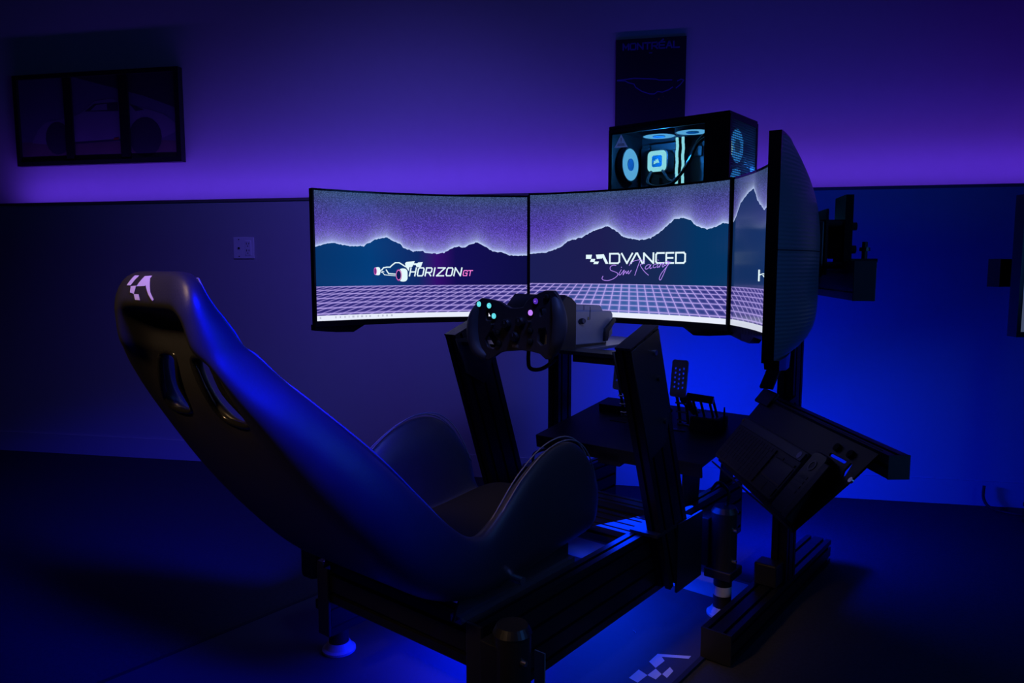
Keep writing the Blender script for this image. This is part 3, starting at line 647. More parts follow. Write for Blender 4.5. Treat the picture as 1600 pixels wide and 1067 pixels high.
# ---------------------------------------------------------------- monitors
ARC = .3485
def screen_material(k):
    m = bpy.data.materials.new('screen_picture'); m.use_nodes = True; nt = m.node_tree; n = nt.nodes; l = nt.links
    p = n['Principled BSDF']; p.inputs['Base Color'].default_value = (.004, .004, .005, 1); p.inputs['Roughness'].default_value = .16; p.inputs['Specular IOR Level'].default_value = .35
    def M(op, a, b=None, c=None):
        q = n.new('ShaderNodeMath'); q.operation = op
        for i, v in enumerate((a, b, c)):
            if v is None: continue
            if isinstance(v, (int, float)): q.inputs[i].default_value = v
            else: l.new(v, q.inputs[i])
        return q.outputs[0]
    def MIX(f, a, b):
        q = n.new('ShaderNodeMix'); q.data_type = 'RGBA'
        if isinstance(f, (int, float)): q.inputs[0].default_value = f
        else: l.new(f, q.inputs[0])
        for i, v in ((6, a), (7, b)):
            if isinstance(v, tuple): q.inputs[i].default_value = (*v, 1)
            else: l.new(v, q.inputs[i])
        return q.outputs[2]
    def RAMP(f, pts):
        q = n.new('ShaderNodeValToRGB'); e = q.color_ramp.elements
        while len(e) < len(pts): e.new(.5)
        for i, (x, c) in enumerate(pts): e[i].position = x; e[i].color = (*c, 1)
        l.new(f, q.inputs[0]); return q.outputs[0]
    uv = n.new('ShaderNodeUVMap'); sx = n.new('ShaderNodeSeparateXYZ'); l.new(uv.outputs[0], sx.inputs[0])
    u = sx.outputs[0]; v = M('SUBTRACT', 1.0, sx.outputs[1])
    # ridge line
    fc = n.new('ShaderNodeFloatCurve'); cv = fc.mapping.curves[0]; pts = RIDGE[k]
    cv.points[0].location = (0, pts[0][1]); cv.points[1].location = (1, pts[-1][1])
    for x, y in pts[1:-1]: cv.points.new(x, y)
    for q in cv.points: q.handle_type = 'VECTOR'
    fc.mapping.update(); l.new(u, fc.inputs['Value'])
    nz = n.new('ShaderNodeTexNoise'); nz.inputs['Scale'].default_value = 60; nz.inputs['Detail'].default_value = 3; nz.noise_dimensions = '1D'; l.new(u, nz.inputs['W'])
    h = M('ADD', fc.outputs[0], M('MULTIPLY', M('SUBTRACT', nz.outputs['Fac'], .5), .018))
    d = M('SUBTRACT', h, v)
    ds = M('MAXIMUM', M('SUBTRACT', fc.outputs[0], v), 0)
    glow = M('MINIMUM', M('ADD', M('MULTIPLY', M('EXPONENT', M('MULTIPLY', ds, -90)), .75), M('MULTIPLY', M('EXPONENT', M('MULTIPLY', ds, -17)), .50)), 1.0)
    sky = RAMP(v, [(0, (.038, .070, .17)), (.09, (.048, .052, .24)), (.26, (.075, .040, .38)), (.50, (.13, .065, .50))])
    wn = n.new('ShaderNodeTexWhiteNoise'); wn.noise_dimensions = '2D'
    vm = n.new('ShaderNodeVectorMath'); vm.operation = 'MULTIPLY'; vm.inputs[1].default_value = (520, 290, 1); l.new(uv.outputs[0], vm.inputs[0])
    vf = n.new('ShaderNodeVectorMath'); vf.operation = 'FLOOR'; l.new(vm.outputs[0], vf.inputs[0]); l.new(vf.outputs[0], wn.inputs[0])
    grain = M('ADD', .55, M('MULTIPLY', M('POWER', wn.outputs[0], 2.5), 1.55))
    gs = n.new('ShaderNodeVectorMath'); gs.operation = 'SCALE'; l.new(sky, gs.inputs[0]); l.new(grain, gs.inputs['Scale'])
    sky2 = MIX(M('MULTIPLY', glow, .92), gs.outputs[0], (.55, .68, 1.0))
    mt = RAMP(u, MOUNT[k])
    pic = MIX(M('GREATER_THAN', d, 0), mt, sky2)
    # grid plane
    w = M('SUBTRACT', v, .736); pf = M('ADD', 1.0, M('MULTIPLY', w, 1.68))
    ug = M('DIVIDE', M('SUBTRACT', M('ADD', u, k - 1.0), .5), pf)
    du = M('ABSOLUTE', M('SUBTRACT', M('FRACT', M('ADD', M('DIVIDE', ug, .0378), .5)), .5))
    dv = M('ABSOLUTE', M('SUBTRACT', M('FRACT', M('ADD', M('DIVIDE', M('DIVIDE', w, pf), .0259), .5)), .5))
    lines = M('MAXIMUM', M('MULTIPLY', M('EXPONENT', M('MULTIPLY', du, -20)), 1.0), M('EXPONENT', M('MULTIPLY', dv, -15)))
    halo = M('MULTIPLY', M('ADD', M('EXPONENT', M('MULTIPLY', du, -7)), M('EXPONENT', M('MULTIPLY', dv, -6))), .36)
    cen = M('EXPONENT', M('MULTIPLY', M('MULTIPLY', ug, ug), -14))
    fill = MIX(cen, (.016, .012, .15), (.035, .11, .34))
    fill = MIX(M('MINIMUM', halo, 1.0), fill, (.22, .17, .75))
    grid = MIX(M('MINIMUM', lines, 1.0), fill, (.62, .48, .98))
    pic = MIX(M('GREATER_THAN', w, -.004), pic, grid)
    pic = MIX(M('GREATER_THAN', v, .960), pic, (.80, .84, .98))
    l.new(pic, p.inputs['Emission Color']); p.inputs['Emission Strength'].default_value = (1.0, 1.0, .8)[k]
    return m
RIDGE = [
 [(0.0, .427), (.043, .407), (.079, .394), (.115, .405), (.165, .419), (.224, .417), (.253, .388), (.2825, .362), (.334, .342), (.370, .378), (.399, .396), (.414, .428), (.458, .455), (.502, .448), (.517, .467), (.568, .473), (.606, .463), (.643, .424), (.673, .411), (.695, .423), (.725, .397), (.762, .375), (.799, .410), (.836, .451), (.888, .461), (.918, .487), (1.0, .485)],
 [(0.0, .486), (.081, .477), (.153, .433), (.189, .385), (.261, .355), (.315, .307), (.387, .272), (.423, .305), (.469, .364), (.551, .391), (.605, .377), (.659, .325), (.721, .243), (.766, .236), (.803, .256), (.831, .298), (.886, .328), (.931, .318), (.967, .290), (1.0, .299)],
 [(0.0, .29), (.02, .26), (.0607, .169), (.1265, .115), (.184, .094), (.234, .184), (.314, .251), (.36, .231), (.42, .20), (.55, .32), (.7, .28), (.85, .40), (1.0, .42)]]
MOUNT = [[(0, (.001, .032, .14)), (.25, (.0, .045, .19)), (.48, (.004, .020, .13)), (.57, (.032, .004, .15)), (.66, (.006, .004, .085)), (1.0, (.004, .004, .055))],
 [(0, (.010, .012, .085)), (.35, (.012, .012, .080)), (.65, (.008, .022, .090)), (.85, (.001, .033, .12)), (1.0, (.001, .033, .12))],
 [(0, (.006, .030, .12)), (.5, (.008, .025, .12)), (1.0, (.004, .012, .08))]]
def monitor(k, a, b, dz, label):
    ang = math.degrees(math.atan2(b[1] - a[1], b[0] - a[0])); mid = ((a[0] + b[0]) / 2, (a[1] + b[1]) / 2)
    F_ = fr(mid, ang); zc = 1.0387 + dz; T_, B_ = zc + .196, zc - .196; c0 = math.cos(ARC)
    def S(u, v, d=0.0):
        ph = (u - .5) * 2 * ARC; r = 1 + d
        return Vector((r * math.sin(ph), r * math.cos(ph) - c0, T_ - v * .392))
    t = thing('curved_monitor', label, 'monitor', F_, (0, .06, B_ - .02), 'triple curved monitors')
    N = 48; bm = bmesh.new(); uvl = bm.loops.layers.uv.new('uv'); g = [[bm.verts.new(S(i / N, j)) for j in (0, 1)] for i in range(N + 1)]
    for i in range(N):
        f = bm.faces.new((g[i][0], g[i][1], g[i + 1][1], g[i + 1][0]))
        for lp, c in zip(f.loops, ((i / N, 1), (i / N, 0), ((i + 1) / N, 0), ((i + 1) / N, 1))): lp[uvl].uv = c
    scr = obj('screen', bm, screen_material(k), t)
    # bezel: thin strip around
    bm = bmesh.new(); bu = .008; bt, bb = .016, .045
    def band(u0, u1, v0, v1, d0, d1, n):
        for i in range(n):
            ua, ub = u0 + (u1 - u0) * i / n, u0 + (u1 - u0) * (i + 1) / n
            c = [bm.verts.new(S(u_, v_, d_)) for d_ in (d0, d1) for u_, v_ in ((ua, v0), (ub, v0), (ub, v1), (ua, v1))]
            for f in ((0, 1, 2, 3), (7, 6, 5, 4), (0, 4, 5, 1), (2, 6, 7, 3), (1, 5, 6, 2), (3, 7, 4, 0)): bm.faces.new([c[x] for x in f])
    band(-bu, 1 + bu, -bt, 0, -.002, .02, 32); band(-bu, 1 + bu, 1, 1 + bb, -.002, .02, 32); band(-bu, 0, 0, 1, -.002, .02, 1); band(1, 1 + bu, 0, 1, -.002, .02, 1)
    obj('bezel', bm, M_GLOSS, t)
    # chin lobes at both lower corners
    for s in (0, 1):
        bm = bmesh.new()
        us = [0, .10, .18, .235]; vb = [1.075, 1.095, 1.10, 1.045]; 
        U = [(-bu + q) if s == 0 else (1 + bu - q) for q in us]
        top = [[bm.verts.new(S(q, 1.03, dd)) for q in U] for dd in (.002, .03)]
        bot = [[bm.verts.new(S(q, w_, dd)) for q, w_ in zip(U, vb)] for dd in (.004, .03)]
        for i in range(3):
            bm.faces.new((top[0][i], bot[0][i], bot[0][i + 1], top[0][i + 1])); bm.faces.new((top[1][i], top[1][i + 1], bot[1][i + 1], bot[1][i]))
            bm.faces.new((bot[0][i], bot[1][i], bot[1][i + 1], bot[0][i + 1])); bm.faces.new((top[0][i], top[0][i + 1], top[1][i + 1], top[1][i]))
        for i in (0, 3): bm.faces.new((top[0][i], top[1][i], bot[1][i], bot[0][i]))
        obj('chin', bm, M_GLOSS, t)
    # domed rear shell
    bm = bmesh.new(); n1, n2 = 30, 24
    def dome(u_, v_):
        a_ = 1 - abs(2 * u_ - 1) ** 3; b_ = 1 - abs(2 * v_ - 1) ** (2.4 if v_ < .5 else 7)
        return .0195 + .062 * a_ * b_
    G = [[bm.verts.new(S(-bu + (1 + 2 * bu) * i / n1, -bt + (1 + bt + bb) * j / n2, dome(i / n1, j / n2))) for j in range(n2 + 1)] for i in range(n1 + 1)]
    for i in range(n1):
        for j in range(n2): bm.faces.new((G[i][j], G[i][j + 1], G[i + 1][j + 1], G[i + 1][j]))
    ms = M_SHELLBACK
    obj('rear_shell', bm, ms, t, smooth=True)
    bm = bmesh.new(); box(bm, (-.06, .06 + .072, zc - .06), (.06, .06 + .092, zc + .06)); obj('vesa_plate', bm, M_PLATE, t, bevel=.003)
    # black seam across the back
    bm = bmesh.new(); pts = [S(-bu + (1 + 2 * bu) * i / 30, .52, dome(i / 30, .52) + .0005) for i in range(31)]; tube(bm, pts, .0012, n=6, sm=0); obj('rear_seam', bm, M_HOLE, t)
    return t, scr, S, F_, zc
def rear_mat():
    m = mat('textured_rear_plastic', (0.08, 0.10, 0.13), 0.36, vary=.05); nt = m.node_tree; n = nt.nodes; l = nt.links
    tc = n.new('ShaderNodeTexCoord'); wv = n.new('ShaderNodeTexWave'); wv.bands_direction = 'Z'; wv.inputs['Scale'].default_value = 42; wv.inputs['Distortion'].default_value = 1.2; wv.inputs['Detail'].default_value = 1
    b = n.new('ShaderNodeBump'); b.inputs['Strength'].default_value = .45; b.inputs['Distance'].default_value = .001
    l.new(tc.outputs['Object'], wv.inputs[0]); l.new(wv.outputs['Fac'], b.inputs['Height']); l.new(b.outputs['Normal'], n['Principled BSDF'].inputs['Normal']); return m
M_SHELLBACK = rear_mat()
E_LW = emis('screen_white_print', (.78, .95, 1.0), 1.0); E_LD = emis('screen_dark_print', (.004, .010, .08), 1.0); E_LP = emis('screen_pink_print', (1.0, .22, .72), 1.0)
E_LV = emis('screen_violet_script', (.50, .28, 1.0), 1.0); E_LPD = emis('screen_plum_print', (.20, .03, .22), 1.0); E_LG = emis('screen_grey_icon', (.50, .53, .66), 1.0)
E_HALO = emis('screen_white_glow', (.035, .055, .13), 1.0)
def overlay(scr, S, name, polys, m, um, d):
    bm = bmesh.new(); flat(bm, polys, lambda x, y: S(*um(x, y), -d)); o = obj(name, bm, m, scr); return o
mL, sL, SL, FL_, zL = monitor(0, (-.592, 2.217), (.05, 2.45), -.006, 'left curved monitor showing the white HORIZON GT logo')
mC, sC, SCn, FC_, zC = monitor(1, (.06, 2.442), (.59, 2.011), 0, 'centre curved monitor showing ADVANCED Sim Racing over a neon grid')
mR, sR, SR, FR_, zR = monitor(2, (.599, 2.003), (.461, 1.334), 0, 'right curved monitor seen nearly edge-on from behind')
# left screen logo, drawn in its own units
um = lambda x, y: (.2715 + (x - 120) * .0003605, .6582 + (y - 409) * .000627)
car = strokes([[(200, 335), (225, 322), (245, 298), (290, 290), (330, 290), (360, 262), (400, 232), (450, 232), (500, 262), (530, 282)]], 15)
car += strokes([[(200, 348), (235, 362), (255, 388), (330, 396), (400, 402)]], 9) + strokes([[(280, 325), (292, 345), (310, 372), (400, 380)]], 14) + strokes([[(225, 345), (250, 350)]], 10)
car += [[(528, 240), (545, 222), (655, 212), (640, 250), (620, 287), (585, 290), (575, 340), (545, 300), (535, 285)], [(640, 240), (690, 240), (700, 228), (762, 222), (748, 255), (736, 290), (680, 290), (668, 262), (640, 262)]]
overlay(sL, SL, 'car_logo', car, E_LW, um, .0006)
body = [rrect(137, 290, 200, 393, 22), rrect(440, 307, 558, 478, 48)]
overlay(sL, SL, 'car_logo', [p[::1] for p in body], E_LW, um, .0008)
overlay(sL, SL, 'car_logo', [ell(137, 341, 19, 48), ], E_LPD, um, .0010)
overlay(sL, SL, 'car_logo', ring2d(442, 393, 40, 80, .86), E_LPD, um, .0010)
overlay(sL, SL, 'car_logo', [ell(441, 393, 31, 62)], E_LD, um, .0011)
overlay(sL, SL, 'car_logo', ring2d(441, 393, 34, 67, .88) + ring2d(137, 341, 19, 48, .84), E_LP, um, .0012)
ls = []; x = 583
for ch, w_ in zip('HORIZON', (96, 100, 100, 36, 118, 100, 112)):
    ls += letter(ch, x, x + w_ - 26, 404, 300, slant=22); x += w_ + 5 + (6 if ch == 'I' else 0)
overlay(sL, SL, 'lettering', strokes(ls, 17), E_LW, um, .0010)
overlay(sL, SL, 'lettering', strokes(letter('G', 1290, 1340, 404, 335, slant=12) + letter('T', 1352, 1408, 404, 335, slant=12), 11), E_LP, um, .0010)
ico = [rrect(.012, .970, .020, .984, .002)] + [[(x_, .968), (x_ + w_, .968), (x_ + w_, .984), (x_, .984)] for x_, w_ in ((.085, .006), (.106, .006), (.128, .006), (.148, .004), (.165, .010), (.188, .007), (.206, .010), (.228, .006), (.245, .008), (.285, .006), (.305, .008), (.325, .008), (.348, .008))]
overlay(sL, SL, 'taskbar_icons', ico, E_LG, lambda x, y: (x, y), .0008)
# centre screen logo
um = lambda x, y: (.2805 + (x - 133) * .0003837, .5712 + (y - 268) * .00062)
hal = strokes([[(150, 200), (1440, 200)]], 190)
chk = [[(133, 150), (212, 150), (200, 205), (133, 205)], [(200, 205), (255, 205), (245, 245), (188, 243)], [(245, 240), (305, 240), (290, 272), (230, 272)], [(262, 150), (365, 145), (345, 200), (280, 206), (275, 206)], [(330, 148), (366, 145), (428, 268), (392, 270)]]
overlay(sC, SCn, 'lettering', chk, E_LW, um, .0008)
ls = []
for ch, a_, b_ in (('D', 447, 572), ('V', 602, 742), ('A', 725, 875), ('N', 895, 1020), ('C', 1055, 1160), ('E', 1190, 1285), ('D', 1318, 1440)):
    ls += letter(ch, a_, b_, 262, 140)
overlay(sC, SCn, 'lettering', strokes(ls, 21), E_LW, um, .0010)
SCR_ = [[(530, 290), (490, 288), (455, 310), (460, 350), (510, 370), (550, 390), (550, 420), (500, 460), (430, 485), (370, 480), (348, 460), (360, 430)], [(600, 345), (570, 400), (585, 412), (610, 385), (640, 350), (625, 410), (660, 362), (668, 395), (695, 358), (690, 392), (705, 392), (732, 352)],
 [(600, 312), (605, 316)], [(845, 235), (812, 320), (780, 415)], [(705, 290), (730, 255), (790, 228), (860, 222), (905, 240), (890, 270), (850, 285), (900, 360), (960, 412)],
 [(984, 292), (965, 281), (935, 292), (914, 322), (928, 337), (955, 326), (984, 292)], [(992, 282), (978, 316), (984, 331), (1006, 318)], [(1060, 282), (1048, 273), (1028, 288), (1021, 308), (1033, 321), (1058, 310)], [(1090, 265), (1073, 305), (1083, 315), (1101, 300)], [(1122, 265), (1103, 313)], [(1109, 296), (1130, 270), (1147, 268), (1140, 296), (1150, 311), (1167, 296)], [(1082, 224), (1088, 228)],
 [(1215, 240), (1180, 250), (1160, 280), (1185, 290), (1230, 245), (1190, 330), (1150, 420), (1120, 470), (1105, 450), (1130, 390), (1180, 330), (1250, 250)]]
scr_lines = [[(p.x, p.y) for p in smooth_pts([(a_, b_, 0) for a_, b_ in q], 4)] for q in SCR_]
overlay(sC, SCn, 'script_lettering', strokes(scr_lines, 7), E_LV, um, .0014)
# right screen glyph fragment
um = lambda x, y: (.28 + (x - 185) * .0036, .585 + (y - 545) * .00105)
overlay(sR, SR, 'logo_fragment', strokes([[(185, 575), (185, 640)], [(186, 605), (200, 596), (212, 600), (218, 575), (230, 548), (245, 540)], [(200, 606), (212, 625), (225, 642), (245, 645)]], 5), E_LW, um, .0008)

# ---------------------------------------------------------------- free-standing monitor stand
t = thing('monitor_stand', 'tall black profile stand carrying the three monitors', 'monitor stand', RIG, (0, .2, 0))
for x, fx in ((-.36, -.40), (.455, .44)):
    bm = bmesh.new(); beam(bm, (x, .20, .085), (x, .20, 1.243), .045, .08, up=(0, 1, 0), nw=1, nh=2); obj('post', bm, M_ALU, t)
    bm = bmesh.new(); beam(bm, (fx, -.235, .0455), (fx, .60, .0455), .08, .08, nw=2, nh=2); ft = obj('foot', bm, M_ALU, t)
    obj('foot_cap', B(((fx - .04, -.240, .0055), (fx + .04, -.235, .0855))), M_PLAS, ft)
    obj('corner_bracket', B(((fx - .035, .10, .0857), (fx + .03, .16, .15))), M_PLATE, ft, bevel=.004)
    bm = bmesh.new(); box(bm, (x - .028, .12, 1.15), (x + .035, .16, 1.235)); obj('mounting_block', bm, M_PLATE, t, bevel=.004)
bm = bmesh.new(); beam(bm, (-.45, .285, .972), (.45, .285, .972), .08, .08, nw=2, nh=2); obj('centre_beam', bm, M_ALU, t)
inv = RIG.inverted()
def rl(x, y, z): return inv @ Vector((x, y, z))
e0, e1 = rl(.713, 1.487, .972), rl(.815, 2.02, .972)
bm = bmesh.new(); beam(bm, e0, e1, .042, .08, nw=1, nh=2); sa = obj('side_arm', bm, M_ALU, t)
d = (e1 - e0).normalized(); mm = axis_mat(e0, d)
bm = bmesh.new(); box(bm, (-.0215, -.0405, -.004), (.0215, .0405, 0), mm); obj('end_cap', bm, mat('matt_end_cap', (0.035, 0.028, 0.034), 0.6), sa, bevel=.001)
f0, f1 = rl(-.62, 2.72, .972), rl(-.05, 2.80, .972)
bm = bmesh.new(); beam(bm, f0, f1, .042, .08, nw=1, nh=2); obj('side_arm', bm, M_ALU, t)
# vesa brackets of the three monitors
def vesa(F_, zc, arm_y, dx=0):
    def w(x, y, z): return inv @ (F_ @ Vector((x, y, z)))
    Mx = inv @ F_
    bm = bmesh.new(); box(bm, (-.06 + dx, .155, zc - .055), (.06 + dx, .160, zc + .085), Mx); p_ = obj('bracket_plate', bm, M_PLATE, t)
    for zz in (zc - .035, zc + .055):
        for q_ in (-.04, .04):
            bm = bmesh.new(); cyl(bm, w(dx + q_, .15, zz), w(dx + q_, arm_y - .03, zz), .008, n=12); obj('spacer', bm, M_PLAS, p_)
    bm = bmesh.new(); box(bm, (-.05 + dx, arm_y - .040, zc - .035), (.05 + dx, arm_y - .024, zc + .115), Mx); obj('slide_plate', bm, M_ALU, p_)
    bm = bmesh.new(); box(bm, (-.03 + dx, .165, zc - .02), (.03 + dx, arm_y - .03, zc + .05), Mx); obj('tilt_block', bm, M_PLATE, p_)
    for k in (0, .05): 
        bm = bmesh.new(); cyl(bm, w(dx, arm_y - .02, zc + .05 - k), w(dx, arm_y - .005, zc + .05 - k), .009, n=12); obj('knob', bm, M_PLAS, p_)
    bm = bmesh.new(); cyl(bm, w(dx, arm_y + .014, .99), w(dx, arm_y + .014, 1.055), .006, n=10); cyl(bm, w(dx, arm_y + .014, 1.035), w(dx, arm_y + .014, 1.043), .011, n=12); obj('adjuster_screw', bm, M_PLAS, p_)
    bm = bmesh.new(); box(bm, (-.05 + dx, arm_y - .04, 1.010), (.05 + dx, arm_y + .028, 1.018), Mx); obj('saddle', bm, M_PLATE, p_)
vesa(FR_, zR, .235, -.0); vesa(FC_, zC, .285); vesa(FL_, zL, .27)
# computer shelf
bm = bmesh.new(); box(bm, (-.30, .25, 1.030), (.24, .62, 1.042)); sh = obj('computer_shelf', bm, M_PLATE, t)
for x in (-.25, .2): obj('shelf_bracket', B(((x - .02, .25, 1.012), (x + .02, .32, 1.030))), M_PLATE, sh)
obj('shelf_brace', B(((-.20, .33, .94), (-.19, .6, 1.030))), M_PLATE, sh); obj('shelf_brace', B(((.13, .33, .94), (.14, .6, 1.030))), M_PLATE, sh)

# ---------------------------------------------------------------- computer
X0, X1, YA, YB, ZA, ZB = -.262, .186, .352, .588, 1.042, 1.496
t = thing('desktop_computer', 'black tower computer with glass side and glowing cyan fans', 'computer', RIG, (-.04, .47, ZA))
obj('top_panel', B(((X0, YA, ZB - .012), (X1, YB, ZB))), M_PLATE, t, bevel=.003)
obj('bottom_panel', B(((X0, YA, ZA + .008), (X1, YB, ZA + .02))), M_PLATE, t)
obj('back_panel', B(((X0, YB - .006, ZA + .02), (X1, YB, ZB - .012))), M_CASEIN, t)
obj('rear_panel', B(((X0, YA, ZA + .02), (X0 + .006, YB - .006, ZB - .012))), M_PLATE, t)
bm = bmesh.new()
for a_, b_ in (((X0 + .006, YA, ZB - .030), (X1 - .085, YA + .006, ZB - .012)), ((X0 + .006, YA, ZA + .02), (X1 - .085, YA + .006, ZA + .03)), ((X1 - .085, YA, ZA + .02), (X1 - .004, YA + .006, ZB - .012)), ((X0 + .006, YA, ZA + .03), (X0 + .014, YA + .006, ZB - .03))): box(bm, a_, b_)
obj('side_frame', bm, M_PLATE, t)
obj('inner_divider', B(((X1 - .040, YA + .006, ZA + .02), (X1 - .036, YA + .010, ZB - .012))), M_CASEIN, t)
gl = bpy.data.materials.new('tinted_side_glass'); gl.use_nodes = True; nn = gl.node_tree.nodes; nn.clear(); ll = gl.node_tree.links
o_ = nn.new('ShaderNodeOutputMaterial'); mx = nn.new('ShaderNodeMixShader'); tr = nn.new('ShaderNodeBsdfTransparent'); gs = nn.new('ShaderNodeBsdfGlossy'); fn = nn.new('ShaderNodeFresnel')
tr.inputs[0].default_value = (.80, .88, .92, 1); gs.inputs['Roughness'].default_value = .03; fn.inputs[0].default_value = 1.45
ll.new(fn.outputs[0], mx.inputs[0]); ll.new(tr.outputs[0], mx.inputs[1]); ll.new(gs.outputs[0], mx.inputs[2]); ll.new(mx.outputs[0], o_.inputs[0])
obj('side_glass', B(((X0 + .012, YA - .003, ZA + .024), (X1 - .080, YA - .0005, ZB - .024))), gl, t)
bm = bmesh.new(); flat(bm, strokes([[(-.235, 1.420), (-.209, 1.462), (-.183, 1.418), (-.235, 1.420)]], .0015) + [[(-.235, 1.420), (-.209, 1.462), (-.183, 1.418)]], lambda x, z: Vector((x, YA - .0035, z)))
ws = obj('warning_sticker', bm, mat('blue_grey_sticker', (0.20, 0.26, 0.42), 0.6, emit=(.03, .06, .20), estr=.6), t)
bm = bmesh.new(); flat(bm, strokes([[(-.209, 1.451), (-.209, 1.440)], [(-.209, 1.436), (-.209, 1.4355)], [(-.221, 1.431), (-.197, 1.430)], [(-.223, 1.4265), (-.195, 1.4255)]], .0022), lambda x, z: Vector((x, YA - .0042, z))); obj('sticker_print', bm, M_HOLE, ws)
# circuit board and parts
mbd = obj('motherboard', B(((-.245, .565, 1.13), (.02, .571, 1.455))), M_BOARD, t)
for a_, b_ in (((-.24, .545, 1.27), (-.205, .565, 1.44)), ((-.20, .548, 1.425), (-.10, .565, 1.452)), ((-.10, .553, 1.395), (.0, .565, 1.43)), ((-.20, .553, 1.30), (-.165, .565, 1.33)), ((-.20, .553, 1.35), (-.175, .565, 1.40))): obj('heatsink', B((a_, b_)), M_CASEIN, mbd, bevel=.002)
obj('graphics_card', B(((-.245, .42, 1.18), (.06, .56, 1.235))), M_PLAS, t, bevel=.003)
# pump with glowing rounded square ring
px_, pz_, py_ = -.150, 1.383, .500
obj('cooler_pump', plate2d([rrect(px_ - .040, pz_ - .040, px_ + .040, pz_ + .040, .018)], .05, XZ(py_ + .03), bevel=.002), M_PLAS, t)
pm = obj('pump_light_ring', plate2d([rrect(px_ - .037, pz_ - .037, px_ + .037, pz_ + .037, .016), rrect(px_ - .021, pz_ - .021, px_ + .021, pz_ + .021, .008)], .004, XZ(py_ + .003)), E_CYAN, t)
bm = bmesh.new(); box(bm, (px_ - .021, py_ + .0035, pz_ - .021), (px_ + .021, py_ + .0045, pz_ + .021)); obj('pump_face', bm, mat('pump_face_teal', (0.0, 0.05, 0.12), .4, emit=(0, .10, .28), estr=1.0), pm)
bm = bmesh.new(); flat(bm, [[(px_ - .013, pz_ - .011), (px_ - .011, pz_ + .002), (px_ - .005, pz_ + .001), (px_ - .004, pz_ + .008), (px_ + .001, pz_ + .004), (px_ + .004, pz_ + .010), (px_ + .008, pz_ + .001), (px_ + .011, pz_ - .007), (px_ + .002, pz_ - .006)]], lambda x, z: Vector((x, py_ + .0006, z))); obj('pump_emblem', bm, E_CYAN, pm)
for i, x in enumerate((-.075, -.052)):
    st = obj('memory_stick', B(((x - .0035, .515, 1.295), (x + .0035, .565, 1.462))), M_PLAS, t)
    bm = bmesh.new(); zz = np.linspace(1.298, 1.460, 15)
    for q, (z0, z1) in enumerate(zip(zz, zz[1:])):
        o1 = .0012 * math.sin(q * 1.3 + i); box(bm, (x - .0040 + o1, .508, z0), (x + .0040 + o1, .5145, z1))
    obj('light_bar', bm, E_CYAN, st)
def fan(c, d, r, m1, m2, name='case_fan'):
    bm = bmesh.new(); lathe(bm, c, d, [(r + .004, 0), (r + .004, .022), (r, .022), (r, 0), (r + .004, 0)], n=36); f = obj(name, bm, M_PLAS, t)
    bm = bmesh.new(); lathe(bm, Vector(c) + Vector(d) * .0205, d, [(.020, 0), (r * .985, 0)], n=36); obj('fan_glow', bm, m1, f)
    bm = bmesh.new(); A = axis_mat(c, d)
    for k in range(9):
        a0 = 2 * math.pi * k / 9; vs = []
        for rr, da, zz in ((.022, 0, .013), (r * .95, .25, .013), (r * .95, .75, .019), (.022, .45, .019)):
            vs.append(bm.verts.new(A @ Vector((rr * math.cos(a0 + da), rr * math.sin(a0 + da), zz))))
        bm.faces.new(vs)
    obj('fan_blades', bm, M_FANB, f)
    bm = bmesh.new(); cyl(bm, c, Vector(c) + Vector(d) * .023, .022, n=28); obj('fan_hub', bm, mat('fan_hub_blue', (0.01, 0.06, 0.15), .4, emit=(.0, .06, .16), estr=.8), f)
    if m2:
        bm = bmesh.new(); lathe(bm, Vector(c) + Vector(d) * .0225, d, [(r * .60, 0), (r * .985, 0)], n=36); 
        obj('fan_rim_light', bm, m2, f)
fan((-.252, .455, 1.372), (1, 0, 0), .058, E_FANC, None, 'rear_fan')
fan((-.118, .455, 1.482), (0, 0, -1), .056, E_FANC, None, 'top_fan'); fan((.010, .455, 1.482), (0, 0, -1), .056, E_FANC, None, 'top_fan')
for z in (1.14, 1.27, 1.40): fan((.145, .465, z), (1, 0, 0), .056, emis('dim_fan_glow', (.02, .22, .60), 2.2), None, 'front_fan')
bm = bmesh.new(); lathe(bm, (.1705, .385, 1.385), (1, 0, 0), [(.026, 0), (.033, 0)], n=30); obj('front_light_ring', bm, E_CYAN, t)
for pts, r_ in (([(-.165, .49, 1.345), (-.163, .46, 1.305), (-.12, .445, 1.285), (-.05, .44, 1.295), (.0, .435, 1.35), (.04, .43, 1.42), (.08, .43, 1.450), (.12, .44, 1.455)], .0055), ([(-.12, .49, 1.345), (-.06, .45, 1.30), (.01, .42, 1.345), (.05, .41, 1.41), (.09, .42, 1.435), (.13, .43, 1.44)], .0055)):
    bm = bmesh.new(); tube(bm, pts, r_, n=10, sm=5); obj('coolant_tube', bm, M_GLOSS, t, smooth=True)
obj('power_connector', B(((.035, .52, 1.385), (.055, .56, 1.425))), mat('teal_connector', (.05, .3, .4), .5, emit=(.0, .25, .35), estr=.5), t)
for nm_, p_, e_ in (('computer_inner_light', (-.10, .44, 1.41), 2.4), ('computer_front_light', (.172, .53, 1.33), .25)):
    d_ = bpy.data.lights.new(nm_, 'POINT'); d_.energy = e_; d_.color = (.03, .32, 1.0); d_.shadow_soft_size = .008
    lo = bpy.data.objects.new(nm_, d_); COL.objects.link(lo); lo.location = RIG @ Vector(p_)
